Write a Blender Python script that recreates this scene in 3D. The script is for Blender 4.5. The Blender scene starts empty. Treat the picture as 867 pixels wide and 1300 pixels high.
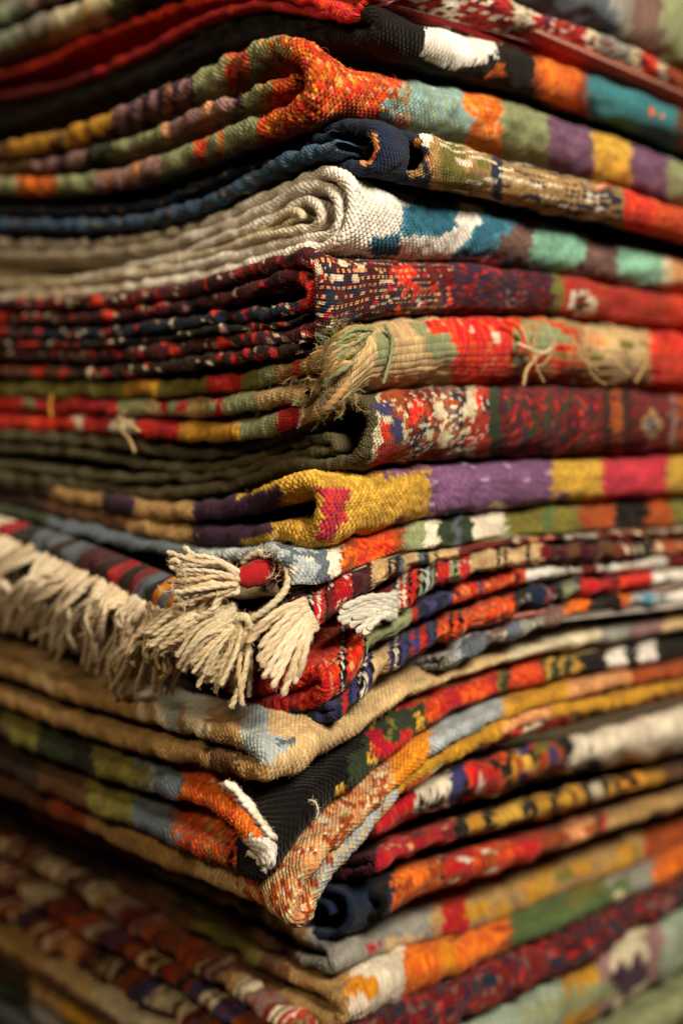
import bpy, math, random
import numpy as np

# ------------------------------------------------------------------ camera, world, light
F = 1668.0            # focal length in photo pixels (photo is 867 x 1300)
D = 0.50              # metres from the lens to the pile's front corner
ZC = 0.30             # lens height above the table
PITCH = math.atan(60 / F)
sc = bpy.context.scene
COL = sc.collection

cd = bpy.data.cameras.new('camera')
cam = bpy.data.objects.new('camera', cd)
COL.objects.link(cam)
cam.location = (0, -D, ZC)
cam.rotation_euler = (math.pi / 2 - PITCH, 0, 0)
cd.sensor_fit = 'VERTICAL'
cd.sensor_height = 36.0
cd.lens = 36.0 * F / 1300
cd.clip_start = 0.01
cd.clip_end = 50
cd.dof.use_dof = True
cd.dof.focus_distance = 0.500
cd.dof.aperture_fstop = 3.3
cd.dof.aperture_blades = 0
sc.camera = cam

w = bpy.data.worlds.new('World')
sc.world = w
w.use_nodes = True
w.node_tree.nodes['Background'].inputs[0].default_value = (1.0, 0.74, 0.48, 1)
w.node_tree.nodes['Background'].inputs[1].default_value = 0.004


def area(name, loc, aim, size, energy, color):
    l = bpy.data.lights.new(name, 'AREA')
    l.shape = 'DISK'
    l.size = size
    l.energy = energy
    l.color = color
    o = bpy.data.objects.new(name, l)
    COL.objects.link(o)
    o.location = loc
    d = np.array(aim, float) - np.array(loc, float)
    import mathutils
    o.rotation_euler = mathutils.Vector(d).to_track_quat('-Z', 'Y').to_euler()
    return o


area('window_light', (0.42, -0.72, 0.86), (0.05, 0.02, 0.38), 0.32, 19.0, (1.0, 0.89, 0.75))
area('room_lamp', (-0.50, -0.62, 0.86), (-0.08, 0.05, 0.26), 0.20, 3.6, (1.0, 0.76, 0.47))
vs = sc.view_settings
vs.view_transform = 'Standard'
vs.look = 'None'
vs.exposure = 0.0
vs.gamma = 1.0
vs.use_curve_mapping = False
sc.cycles.use_denoising = True

# ------------------------------------------------------------------ helpers
PAL = {k: v for k, v in (x.split() for x in '''white efe6d6
cream e2d4b8
ivory d6c7a2
beige c6a674
tan a98450
gold c08a26
yellow cfa03a
mustard b98a2c
olive 716a2c
sage 8b9066
green 566a3c
dkgreen 2b3722
pile 544d33
teal 2f6f74
paleteal 86a49a
blue 2a6478
azure 4a8698
navy 16243a
indigo 3a3866
black 0d0b0b
char 1d1815
slate 57626a
greyblue a3acaa
grey 8d8a7e
purple 7a5276
plum 3a1d38
mauve 93706c
mauvebrown 75584f
mint 8cc4a4
red b3161a
hotred d82a14
orange dd6a1a
redorange cf441a
rust 9c441a
brown 5a381e
dkbrown 2c1a10
maroon 43101a
dkred 6c0e12
pink c63244
peach d8945e
amber e08a1c
pale 98a68e
lilac b596b4
mauvepurple 6c4a64'''.split('\n'))}


def lin(name):
    if not isinstance(name, str):
        return np.array(name, float)
    h = PAL[name]
    c = np.array([int(h[i:i + 2], 16) / 255 for i in (0, 2, 4)])
    return np.where(c <= 0.04045, c / 12.92, ((c + 0.055) / 1.055) ** 2.4)


sp_, cp_ = math.sin(PITCH), math.cos(PITCH)


def ray(x, y):
    a = (x - 433.5) / F
    b = (650 - y) / F
    return np.array([a, cp_ + b * sp_, -sp_ + b * cp_])


def proj(P):
    """world -> photo pixel, used to look up which yarn colour a spot is woven in"""
    X = P[..., 0]
    Y = P[..., 1] + D
    Z = P[..., 2] - ZC
    dep = Y * cp_ - Z * sp_
    up = Y * sp_ + Z * cp_
    return np.stack([433.5 + F * X / dep, 650 - F * up / dep], -1)


def at(x, y, depth):
    return np.array([0, -D, ZC]) + ray(x, y) * depth


def direction(deg):
    a = math.radians(deg)
    return np.array([math.sin(a), math.cos(a)])


def on_plane(x, y, C, d):
    """intersection of the sight line through a traced spot with the vertical plane C + k d -> (k, z)"""
    v = ray(x, y)
    A = np.array([[v[0], -d[0]], [v[1], -d[1]]])
    t, k = np.linalg.solve(A, np.array([C[0], C[1] + D]))
    return k, ZC + t * v[2]


def spline(P, step, grow=0.0):
    P = np.asarray(P, float)
    n = len(P)
    ch = np.r_[0, np.cumsum(np.linalg.norm(np.diff(P, axis=0), axis=1))]
    T = np.zeros_like(P)
    T[1:-1] = (P[2:] - P[:-2]) / (ch[2:] - ch[:-2])[:, None]
    T[0] = (P[1] - P[0]) / (ch[1] - ch[0])
    T[-1] = (P[-1] - P[-2]) / (ch[-1] - ch[-2])
    q = np.arange(0, ch[-1], step)
    i = np.clip(np.searchsorted(ch, q, 'right') - 1, 0, n - 2)
    h = (ch[i + 1] - ch[i])
    s = (q - ch[i]) / h
    h = h[:, None]
    s = s[:, None]
    return ((2 * s**3 - 3 * s**2 + 1) * P[i] + (s**3 - 2 * s**2 + s) * h * T[i]
            + (-2 * s**3 + 3 * s**2) * P[i + 1] + (s**3 - s**2) * h * T[i + 1])


class Field:
    """smooth random field made of a few sines"""
    def __init__(self, seed, wl, n=7):
        g = np.random.default_rng(seed)
        a = g.uniform(0, 2 * math.pi, n)
        f = 2 * math.pi / (wl * g.uniform(0.6, 1.6, n))
        self.k = np.stack([np.cos(a) * f, np.sin(a) * f], 1)
        self.p = g.uniform(0, 6.28, n)
        self.n = n

    def __call__(self, a, b):
        s = 0
        for k, p in zip(self.k, self.p):
            s = s + np.sin(a * k[0] + b * k[1] + p)
        return s / math.sqrt(self.n)


def hash2(i, j, seed):
    x = np.sin(i * 127.1 + j * 311.7 + seed * 74.7) * 43758.5453
    return x - np.floor(x)


def sstep(x):
    x = np.clip(x, 0, 1)
    return x * x * (3 - 2 * x)


def inside(poly, x, y):
    poly = np.asarray(poly, float)
    r = np.zeros(x.shape, bool)
    j = len(poly) - 1
    for i in range(len(poly)):
        xi, yi = poly[i]
        xj, yj = poly[j]
        with np.errstate(divide='ignore', invalid='ignore'):
            c = ((yi > y) != (yj > y)) & (x < (xj - xi) * (y - yi) / (yj - yi + 1e-9) + xi)
        r ^= c
        j = i
    return r


def mesh_object(name, V, Q, mat, parent=None, col=None, uv=None):
    V = np.asarray(V, np.float32)
    Q = np.asarray(Q, np.int32)
    me = bpy.data.meshes.new(name)
    me.vertices.add(len(V))
    me.vertices.foreach_set('co', V.ravel())
    me.loops.add(Q.size)
    me.loops.foreach_set('vertex_index', Q.ravel())
    me.polygons.add(len(Q))
    me.polygons.foreach_set('loop_start', np.arange(0, Q.size, Q.shape[1], dtype=np.int32))
    me.polygons.foreach_set('use_smooth', np.ones(len(Q), bool))
    me.update(calc_edges=True)
    if col is not None:
        a = me.attributes.new('yarn', 'FLOAT_COLOR', 'POINT')
        a.data.foreach_set('color', np.c_[col, np.ones(len(col))].astype(np.float32).ravel())
    if uv is not None:
        l = me.uv_layers.new(name='weave')
        l.data.foreach_set('uv', uv.astype(np.float32)[Q.ravel()].ravel())
    me.materials.append(mat)
    o = bpy.data.objects.new(name, me)
    COL.objects.link(o)
    if parent is not None:
        o.parent = parent
    return o


def grid_quads(a, b, base=0):
    i = np.arange(a * b).reshape(a, b) + base
    return np.stack([i[:-1, :-1], i[:-1, 1:], i[1:, 1:], i[1:, :-1]], -1).reshape(-1, 4)


# ------------------------------------------------------------------ materials
def wool(name, pw, pu, hexa, bump=0.5, fibre=0.25, rough=0.92, sheen=0.08, vary=0.35):
    m = bpy.data.materials.new(name)
    m.use_nodes = True
    nt = m.node_tree
    N, L = nt.nodes, nt.links
    N.clear()

    def math_(op, a, b=None, c=None):
        n = N.new('ShaderNodeMath')
        n.operation = op
        for i, v in enumerate((a, b, c)):
            if v is None:
                continue
            if isinstance(v, (int, float)):
                n.inputs[i].default_value = v
            else:
                L.new(v, n.inputs[i])
        return n.outputs[0]
    out = N.new('ShaderNodeOutputMaterial')
    bs = N.new('ShaderNodeBsdfPrincipled')
    bs.inputs['Roughness'].default_value = rough
    bs.inputs['Specular IOR Level'].default_value = 0.12
    bs.inputs['Sheen Weight'].default_value = sheen
    bs.inputs['Sheen Roughness'].default_value = 0.5
    bs.inputs['Sheen Tint'].default_value = (1.0, 0.86, 0.68, 1)
    L.new(bs.outputs[0], out.inputs[0])
    at_ = N.new('ShaderNodeAttribute')
    at_.attribute_name = 'yarn'
    uv = N.new('ShaderNodeUVMap')
    uv.uv_map = 'weave'
    tc = N.new('ShaderNodeTexCoord')
    wob = N.new('ShaderNodeTexNoise')
    wob.inputs['Scale'].default_value = 260
    wob.inputs['Detail'].default_value = 2
    L.new(tc.outputs['Object'], wob.inputs['Vector'])
    wc = N.new('ShaderNodeVectorMath')
    wc.operation = 'MULTIPLY_ADD'
    L.new(wob.outputs['Color'], wc.inputs[0])
    wc.inputs[1].default_value = (0.0007, 0.0007, 0)
    L.new(uv.outputs[0], wc.inputs[2])
    sx = N.new('ShaderNodeSeparateXYZ')
    L.new(wc.outputs[0], sx.inputs[0])
    row = math_('DIVIDE', sx.outputs[1], pu)
    if not hexa:
        rowi = math_('FLOOR', row)
        a = math_('MULTIPLY_ADD', rowi, 0.5, math_('DIVIDE', sx.outputs[0], pw))
        ci, cj = math_('FLOOR', a), rowi
        h1 = math_('ABSOLUTE', math_('SINE', math_('MULTIPLY', a, math.pi)))
        h2 = math_('ABSOLUTE', math_('SINE', math_('MULTIPLY', row, math.pi)))
        h = math_('MULTIPLY', math_('POWER', h1, 0.6), math_('POWER', h2, 0.6))
    else:      # two lattices of oval beads that interlock, as in slit tapestry
        half = math_('MULTIPLY', row, 0.5)
        wx = math_('DIVIDE', sx.outputs[0], pw)
        res = []
        for o in (0.0, 0.5):
            p, q = math_('ADD', wx, o), math_('ADD', half, o)
            pi_, qi = math_('ROUND', p), math_('ROUND', q)
            d1 = math_('MULTIPLY', math_('SUBTRACT', p, pi_), 1 / 0.50)
            d2 = math_('MULTIPLY', math_('SUBTRACT', q, qi), 1 / 0.50)
            e = math_('SUBTRACT', 1.0, math_('MULTIPLY_ADD', d1, d1, math_('MULTIPLY', d2, d2)))
            res.append((e, pi_, math_('MULTIPLY_ADD', qi, 2.0, o)))
        g = math_('GREATER_THAN', res[1][0], res[0][0])
        inv = math_('SUBTRACT', 1.0, g)
        ci = math_('MULTIPLY_ADD', g, res[1][1], math_('MULTIPLY', inv, res[0][1]))
        cj = math_('MULTIPLY_ADD', g, res[1][2], math_('MULTIPLY', inv, res[0][2]))
        h = math_('POWER', math_('MAXIMUM', math_('MULTIPLY_ADD', math_('MAXIMUM', res[0][0], res[1][0]), 1.7, -0.7), 0.0), 0.55)
    fb = N.new('ShaderNodeTexNoise')
    fb.inputs['Scale'].default_value = 1500
    fb.inputs['Detail'].default_value = 4
    fb.inputs['Roughness'].default_value = 0.65
    L.new(tc.outputs['Object'], fb.inputs['Vector'])
    hh = math_('MULTIPLY_ADD', fb.outputs[0], fibre, h)
    bp = N.new('ShaderNodeBump')
    bp.inputs['Strength'].default_value = bump
    bp.inputs['Distance'].default_value = 0.0007
    L.new(hh, bp.inputs['Height'])
    L.new(bp.outputs[0], bs.inputs['Normal'])
    # every bead of yarn was spun and dyed a little differently
    cv = N.new('ShaderNodeCombineXYZ')
    L.new(ci, cv.inputs[0])
    L.new(cj, cv.inputs[1])
    wn = N.new('ShaderNodeTexWhiteNoise')
    wn.noise_dimensions = '2D'
    L.new(cv.outputs[0], wn.inputs[0])
    ab = N.new('ShaderNodeTexNoise')
    ab.inputs['Scale'].default_value = 70
    ab.inputs['Detail'].default_value = 5
    L.new(tc.outputs['Object'], ab.inputs['Vector'])
    v = math_('MULTIPLY_ADD', wn.outputs[0], vary, 1 - vary * 0.55)
    v2 = math_('MULTIPLY_ADD', ab.outputs[0], 0.9, 0.55)
    v3 = math_('MULTIPLY_ADD', fb.outputs[0], 0.7, 0.65)
    val = math_('MULTIPLY', math_('MULTIPLY', v, v2), v3)
    hs = N.new('ShaderNodeHueSaturation')
    L.new(math_('MULTIPLY_ADD', wn.outputs[0], 0.024, 0.488), hs.inputs['Hue'])
    hs.inputs['Saturation'].default_value = 1.0
    L.new(val, hs.inputs['Value'])
    L.new(at_.outputs['Color'], hs.inputs['Color'])
    L.new(hs.outputs[0], bs.inputs['Base Color'])
    return m


MATS = {   # material, bead length, row pitch, relief, raggedness of colour edges, interlocking
    'kilim': (wool('kilim_wool', 0.0021, 0.0012, 1, 0.8), 0.0021, 0.0012, 0.00055, 6, 1),
    'coarse': (wool('coarse_kilim_wool', 0.0022, 0.0013, 1, 0.9, vary=0.45), 0.0022, 0.0013, 0.00066, 5, 1),
    'fine': (wool('fine_wool', 0.0013, 0.0011, 0, 0.8), 0.0013, 0.0011, 0.00032, 3, 0),
    'band': (wool('banded_wool', 0.0009, 0.0015, 0, 0.8), 0.0009, 0.0015, 0.00030, 1, 0),
    'pile': (wool('knotted_wool', 0.0015, 0.0010, 1, 0.9, 0.6), 0.0015, 0.0010, 0.00050, 3, 1),
    'ribs': (wool('ribbed_wool', 0.0013, 0.0024, 0, 0.9), 0.0013, 0.0024, 0.00050, 5, 0),
}


def simple(name, base, rough, scale, amp):
    m = bpy.data.materials.new(name)
    m.use_nodes = True
    N, L = m.node_tree.nodes, m.node_tree.links
    b = N['Principled BSDF']
    b.inputs['Roughness'].default_value = rough
    n = N.new('ShaderNodeTexNoise')
    n.inputs['Scale'].default_value = scale
    n.inputs['Detail'].default_value = 6
    r = N.new('ShaderNodeValToRGB')
    r.color_ramp.elements[0].position = 0.3
    r.color_ramp.elements[1].position = 0.7
    r.color_ramp.elements[0].color = (*[c * (1 - amp) for c in base], 1)
    r.color_ramp.elements[1].color = (*[c * (1 + amp) for c in base], 1)
    t = N.new('ShaderNodeTexCoord')
    L.new(t.outputs['Object'], n.inputs['Vector'])
    L.new(n.outputs[0], r.inputs[0])
    L.new(r.outputs[0], b.inputs['Base Color'])
    bp = N.new('ShaderNodeBump')
    bp.inputs['Strength'].default_value = 0.2
    bp.inputs['Distance'].default_value = 0.002
    L.new(n.outputs[0], bp.inputs['Height'])
    L.new(bp.outputs[0], b.inputs['Normal'])
    return m


def yarn_material():
    m = bpy.data.materials.new('spun_yarn')
    m.use_nodes = True
    N, L = m.node_tree.nodes, m.node_tree.links
    b = N['Principled BSDF']
    b.inputs['Roughness'].default_value = 0.9
    b.inputs['Specular IOR Level'].default_value = 0.2
    b.inputs['Sheen Weight'].default_value = 0.1
    a = N.new('ShaderNodeAttribute')
    a.attribute_name = 'yarn'
    t = N.new('ShaderNodeTexCoord')
    n = N.new('ShaderNodeTexNoise')
    n.inputs['Scale'].default_value = 900
    n.inputs['Detail'].default_value = 5
    n.inputs['Roughness'].default_value = 0.7
    L.new(t.outputs['Object'], n.inputs['Vector'])
    mp = N.new('ShaderNodeMapRange')
    mp.inputs['From Min'].default_value = 0.25
    mp.inputs['From Max'].default_value = 0.75
    mp.inputs['To Min'].default_value = 0.62
    mp.inputs['To Max'].default_value = 1.2
    L.new(n.outputs[0], mp.inputs[0])
    mx = N.new('ShaderNodeVectorMath')
    mx.operation = 'SCALE'
    L.new(a.outputs['Color'], mx.inputs[0])
    L.new(mp.outputs[0], mx.inputs['Scale'])
    L.new(mx.outputs[0], b.inputs['Base Color'])
    bp = N.new('ShaderNodeBump')
    bp.inputs['Strength'].default_value = 0.45
    bp.inputs['Distance'].default_value = 0.0005
    L.new(n.outputs[0], bp.inputs['Height'])
    L.new(bp.outputs[0], b.inputs['Normal'])
    return m


YARN = yarn_material()

# ------------------------------------------------------------------ setting
def slab(name, x0, x1, y0, y1, z0, z1, mat):
    V = [(x, y, z) for z in (z0, z1) for y in (y0, y1) for x in (x0, x1)]
    Q = [(0, 2, 3, 1), (4, 5, 7, 6), (0, 1, 5, 4), (2, 6, 7, 3), (0, 4, 6, 2), (1, 3, 7, 5)]
    o = mesh_object(name, V, Q, mat)
    for p in o.data.polygons:
        p.use_smooth = False
    o['kind'] = 'structure'
    return o


slab('table_top', -0.7, 0.7, -0.25, 0.9, -0.12, -0.085, simple('dark_wood', (0.10, 0.055, 0.028), 0.6, 30, 0.3))
slab('wall', -2.2, 2.2, 1.4, 1.5, -0.8, 2.4, simple('plaster_wall', (0.34, 0.25, 0.14), 0.9, 6, 0.15))

# ------------------------------------------------------------------ rugs
AR, AL = 48.0, -42.0


RUGS = []


class Rug:
    def __init__(self, name, label, cx, top, bot, d=0.0, mat='kilim', aR=AR, aL=AL, mirror=False, seed=1,
                 face=None, patches=(), speckle=(), length=0.33, group='folded rugs stacked in the pile', fine=1.0, streak=0.0):
        self.e = bpy.data.objects.new(name, None)
        COL.objects.link(self.e)
        self.e.empty_display_size = 0.02
        self.e['label'] = label
        self.e['category'] = 'rug'
        self.e['group'] = group
        self.cx, self.d, self.mat, self.seed, self.length, self.fine = cx, d, mat, seed, length, fine
        self.C = np.array([(cx - 433.5) / F * (D + d), d])
        dR, dL = direction(aR), direction(aL)
        self.P, self.E = (dR, dL) if mirror else (dL, dR)
        self.mirror = mirror
        self.face, self.patches, self.speckle, self.streak = face or [(-999, 'beige')], patches, speckle, streak

        def trace(pts):
            k = np.array(sorted(on_plane(x, y, self.C, self.E) for x, y in pts))
            a, b = k[0], k[1]
            c, e = k[-2], k[-1]
            lo = a - (b - a) / max(b[0] - a[0], 1e-4) * 0.05
            lo[1] = a[1]
            hi = e + (e - c) / (e[0] - c[0]) * 0.25
            k = np.vstack([lo, k, hi])
            g = np.linspace(-0.05, 0.42, 240)
            z = np.interp(g, k[:, 0], k[:, 1])
            ker = np.hanning(15)
            ker /= ker.sum()
            z2 = np.convolve(np.pad(z, 7, mode='edge'), ker, 'valid')
            return g, z2
        self.top, self.bot = trace(top), trace(bot)
        self.ref = None
        zmin = min(self.bot[1][25:160])
        self.e.location = (self.C[0], self.C[1], zmin)
        self.k = 0
        self.fz = []
        self.rng = np.random.default_rng(seed)
        RUGS.append(self)

    def sheet(self, name, path, t, bands=None, lower=None, r0=0.0, r1=None, outer=False, patches=None, label=None,
              mat=None, face=None, rope=0.10, lump=1.0, ends=True, fit=True, cap=False, s_fold=0.024, fuzz=0.12, relief=0.6, shift=False, edge_x=False):
        """path: traced centre line of one thickness of the rug on its cut side, from the far end of the upper layer,
        round the fold, to the far end of the lower one"""
        self.k += 1
        seed = self.seed * 17 + self.k
        mname = mat or self.mat
        M, pw, pu, amp, rag, hexa = MATS[mname]
        t = t * D / F
        r1 = r1 or self.length
        P = [on_plane(x, y, self.C, self.P) for x, y in path]

        def extend(P):
            a, b = np.array(P[-2]), np.array(P[-1])
            if b[0] > 0.10 and b[0] < self.length:
                q = b + (b - a) / max(b[0] - a[0], 1e-3) * (self.length - b[0]) * np.array([1, 0.6])
                P.append(tuple(q))
            return P
        P = extend(P)
        P = extend(P[::-1])[::-1]
        fs = 0.00045 / self.fine
        pts = spline(P, 0.00022)
        # outer limits of the fold
        T = np.gradient(pts, axis=0)
        T /= np.linalg.norm(T, axis=1)[:, None] + 1e-12
        arc = np.r_[0, np.cumsum(np.linalg.norm(np.diff(pts, axis=0), axis=1))]
        Nn = np.stack([T[:, 1], -T[:, 0]], 1)
        smin = pts[:, 0].min()
        near = pts[:, 0] < smin + s_fold
        apex = arc[np.argmin(pts[:, 0])]
        zo = (pts + Nn * t / 2)[near, 1]
        ref = (zo.max(), zo.min())
        if outer or self.ref is None:
            self.ref = ref
        if outer == 'own' or not fit:
            pass
        rf = ref if outer else self.ref
        tp, bt = self.top, self.bot
        # sampling along the path
        step = np.where(near, fs, np.clip(0.0007 + pts[:, 0] * 0.006, 0.0007, 0.003))
        if not outer:
            step = np.maximum(step, 0.0006)
        cum = np.r_[0, np.cumsum(0.00022 / step[1:])]
        nsel = np.interp(np.arange(int(cum[-1]) + 1), cum, np.arange(len(pts)))
        idx = np.unique(np.round(nsel).astype(int))
        nr = near[idx]
        ch = np.flatnonzero(np.diff(nr.astype(int))) + 1
        runs = np.split(idx, ch)
        lumpf = Field(seed, 0.016)
        big = Field(seed + 5, 0.05)
        wav = Field(seed + 9, 0.007)
        Vs, Qs, Cs, Us = [], [], [], []
        base = 0
        for ri, run in enumerate(runs):
            if ri + 1 < len(runs):
                run = np.r_[run, runs[ri + 1][0]]
            if len(run) < 2:
                continue
            fold = near[run[0]]
            dense = fold and outer
            # hairpin across the thickness: outer face, rounded edge, inner face
            if dense:
                rr = [0.0]
                while rr[-1] < r1 - r0:
                    rr.append(rr[-1] + fs * (1 + rr[-1] / 0.055))
                out_r = np.array(rr[1:])[::-1]
            else:
                out_r = np.array([0.001, 0.002, 0.0035, 0.006, 0.010, 0.02, 0.05, 0.12, r1 - r0])[::-1]
                out_r = out_r[out_r <= r1 - r0]
            in_r = np.array([0.001, 0.003, 0.008, 0.02, 0.06, r1 - r0])
            in_r = in_r[in_r <= r1 - r0]
            na = 15 if fold else 11
            ph = np.linspace(math.pi / 2, -math.pi / 2, na)
            R_ = np.r_[out_r + t / 2, t / 2 - np.cos(ph) * t / 2, in_r + t / 2]
            O_ = np.r_[np.full(len(out_r), t / 2), np.sin(ph) * t / 2, np.full(len(in_r), -t / 2)]
            W_ = np.r_[out_r + t * 0.78, ph * t / 2, -in_r - t * 0.78]
            st = np.abs(np.gradient(W_))
            s = pts[run, 0][:, None]
            z = pts[run, 1][:, None]
            u = arc[run][:, None]
            ns, nz = Nn[run, 0][:, None], Nn[run, 1][:, None]
            Wg = np.broadcast_to(W_, (len(run), len(W_)))
            Ug = np.broadcast_to(u, Wg.shape)
            Rg = np.broadcast_to(R_, Wg.shape)
            # woven relief and the sag of old cloth
            if hexa:
                best = None
                for o in (0.0, 0.5):
                    p_, q_ = Wg / pw + o, Ug / pu / 2 + o
                    pi_, qi_ = np.round(p_), np.round(q_)
                    e_ = 1 - ((p_ - pi_) / 0.50) ** 2 - ((q_ - qi_) / 0.50) ** 2
                    if best is None:
                        best, ci, cj, wcen, ucen = e_, pi_, qi_ * 2, (pi_ - o) * pw, (qi_ - o) * 2 * pu
                    else:
                        m_ = e_ > best
                        best = np.where(m_, e_, best)
                        ci, cj = np.where(m_, pi_, ci), np.where(m_, qi_ * 2 - 1, cj)
                        wcen, ucen = np.where(m_, (pi_ - o) * pw, wcen), np.where(m_, (qi_ - o) * 2 * pu, ucen)
                bead = np.clip(best * 1.7 - 0.7, 0, 1) ** 0.55
            else:
                cj = np.floor(Ug / pu)
                a = Wg / pw + 0.5 * cj
                ci = np.floor(a)
                wcen, ucen = (ci + 0.5 - 0.5 * cj) * pw, (cj + 0.5) * pu
                bead = (np.abs(np.sin(a * math.pi)) ** 0.7) * (np.abs(np.sin(Ug / pu * math.pi)) ** 0.7)
            rowi = cj
            fade = np.clip(1.6 - st / (pw * 0.40), 0, 1)[None, :]
            disp = amp * (bead - 0.5) * fade * (1.0 if outer and fold else relief)
            if relief < 0.6:
                disp = np.where(np.abs(Wg) < t * 0.8, disp * relief, disp)
            disp = disp + lump * (0.00065 * lumpf(Ug, Wg) + 0.00022 * wav(Ug * 1.3, Wg))
            edge = np.exp(-(Wg / (t * 1.1)) ** 2)
            disp = disp + rope * t * edge * 0.5 * (np.abs(np.sin(Ug / 0.0024 * math.pi + 1.2 * wav(Ug, Ug))) - 0.6)
            onorm = O_[None, :] / (t / 2)
            off = O_[None, :] + disp * onorm
            rdis = -disp * np.sqrt(np.clip(1 - onorm ** 2, 0, 1))
            if ends:
                tip = np.minimum(u, arc[-1] - u) / (t * 0.5)
                off = off * np.sqrt(np.clip(1 - (1 - np.clip(tip, 0, 1)) ** 2, 0.02, 1))
            S = s + ns * off + lump * 0.0012 * big(Rg * 0.8, Ug * 0.3) * sstep(Rg / 0.03)
            Z = z + nz * off
            Rv = r0 + Rg + rdis + 0.0011 * lump * big(Ug, Ug * 0.2 + 3)
            if fit and (outer or self.ref):
                kk = sstep(Rv / 0.025)
                zt = np.interp(Rv, *tp)
                zb = np.interp(Rv, *bt)
                Zc = np.clip(Z, rf[1], rf[0])
                Zm = zb + (Zc - rf[1]) * (zt - zb) / max(rf[0] - rf[1], 1e-4) + (Z - Zc)
                if shift:
                    Zm = Z + zb - np.interp(0.0, *bt)
                Z = Z * (1 - kk) + Zm * kk
            XY = self.C + S[..., None] * self.P + Rv[..., None] * self.E
            G = np.concatenate([XY, Z[..., None]], -1)
            # yarn colours, one per bead of the weave
            px = proj(G)
            au = np.gradient(Ug[:, 0]) if len(run) > 2 else np.full(len(run), fs)
            dW = np.gradient(W_)
            gw = np.gradient(px, axis=1) / np.where(np.abs(dW) < 1e-7, 1e-7, dW)[None, :, None]
            gu = np.gradient(px, axis=0) / np.maximum(au, 1e-7)[:, None, None]
            q = px + gw * np.clip(wcen - Wg, -pw, pw)[..., None] + gu * np.clip(ucen - Ug, -pu, pu)[..., None]
            jit = hash2(np.floor(ci * 0.5), rowi, seed) - 0.5
            x = q[..., 0] + jit * rag + 0.4 * rag * wav(Ug, Wg * 0.3)
            y = q[..., 1] + (hash2(ci, np.floor(rowi / 2), seed + 3) - 0.5) * 0.7 * rag
            col = np.zeros(G.shape)
            if edge_x and not fold:
                k0 = int(np.argmin(np.abs(W_)))
                x = np.broadcast_to(px[:, k0:k0 + 1, 0], x.shape) + jit * 1.5

            def paint(bandlist, mask):
                xs = np.array([b[0] for b in bandlist], float)
                cs = np.array([lin(b[1]) for b in bandlist])
                ii = np.clip(np.searchsorted(xs, x[mask]) - 1, 0, len(xs) - 1)
                col[mask] = cs[ii]
            fb = face or self.face
            up = bands or fb
            lo = lower or up
            isface = (px[..., 0] < self.cx) if self.mirror else (px[..., 0] > self.cx)
            isface = isface & bool(outer)
            isup = np.broadcast_to(u < apex, isface.shape) if lower else np.ones(isface.shape, bool)
            paint(fb, isface)
            paint(up, ~isface & isup)
            paint(lo, ~isface & ~isup)
            inner = Wg < -t * 0.8
            for poly, c in (self.patches if patches is None else patches) if outer or patches else ():
                mk = inside(poly, x, y) & ~inner
                col[mk] = lin(c)
            for c, prob, cw, cu, x0, x1 in self.speckle:
                if prob < 0:      # evenly counted knots
                    mk = (np.mod(ci, cw) == 0) & (np.mod(cj, cu) == 0) & (hash2(ci, cj, seed) < -prob) & (px[..., 0] > x0) & (px[..., 0] < x1)
                    col[mk] = lin(c)
                    continue
                ca, cb = np.floor(ci / cw), np.floor(rowi / cu)
                mk = (hash2(ca, cb, seed * 3.1 + prob * 91 + cw) < prob) & (px[..., 0] > x0) & (px[..., 0] < x1)
                col[mk] = lin(c)
            sh = 1 + 0.10 * lumpf(Ug * 1.4, Wg * 0.5) + 0.16 * (hash2(ci, rowi, seed + 8) - 0.5)
            if self.streak:
                sh = sh * (1 + self.streak * (hash2(rowi, rowi * 0 + 2, seed) - 0.5) * 2)
            col = np.clip(col * sh[..., None], 0.002, 0.95)
            if fuzz:
                vis = (Wg > -t * 0.55) & (Wg < 0.13) & (px[..., 0] > -20) & (px[..., 0] < 890) & (G[..., 1] < 0.11)
                ii = np.flatnonzero(vis)
                if len(ii):
                    ar = (st[None, :] * np.abs(au)[:, None]).ravel()[ii]
                    n = min(int(ar.sum() * 1e6 * fuzz), 4000)
                    ii = ii[np.searchsorted(np.cumsum(ar) / ar.sum(), self.rng.random(n)).clip(0, len(ii) - 1)]
                    co = np.sqrt(np.clip(1 - onorm ** 2, 0, 1)) + 0 * Ug
                    nn = np.concatenate([(ns * onorm)[..., None] * self.P - co[..., None] * self.E, (nz * onorm)[..., None]], -1)
                    self.fz.append((G.reshape(-1, 3)[ii], nn.reshape(-1, 3)[ii], col.reshape(-1, 3)[ii]))
            Vs.append(G.reshape(-1, 3))
            Cs.append(col.reshape(-1, 3))
            Us.append(np.stack([Wg, Ug], -1).reshape(-1, 2))
            Qs.append(grid_quads(len(run), len(W_), base))
            base += G.shape[0] * G.shape[1]
        V = np.concatenate(Vs) - np.array(self.e.location)
        o = mesh_object(name, V, np.concatenate(Qs), M, self.e, np.concatenate(Cs), np.concatenate(Us))
        if label:
            o['label'] = label
        return o


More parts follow.
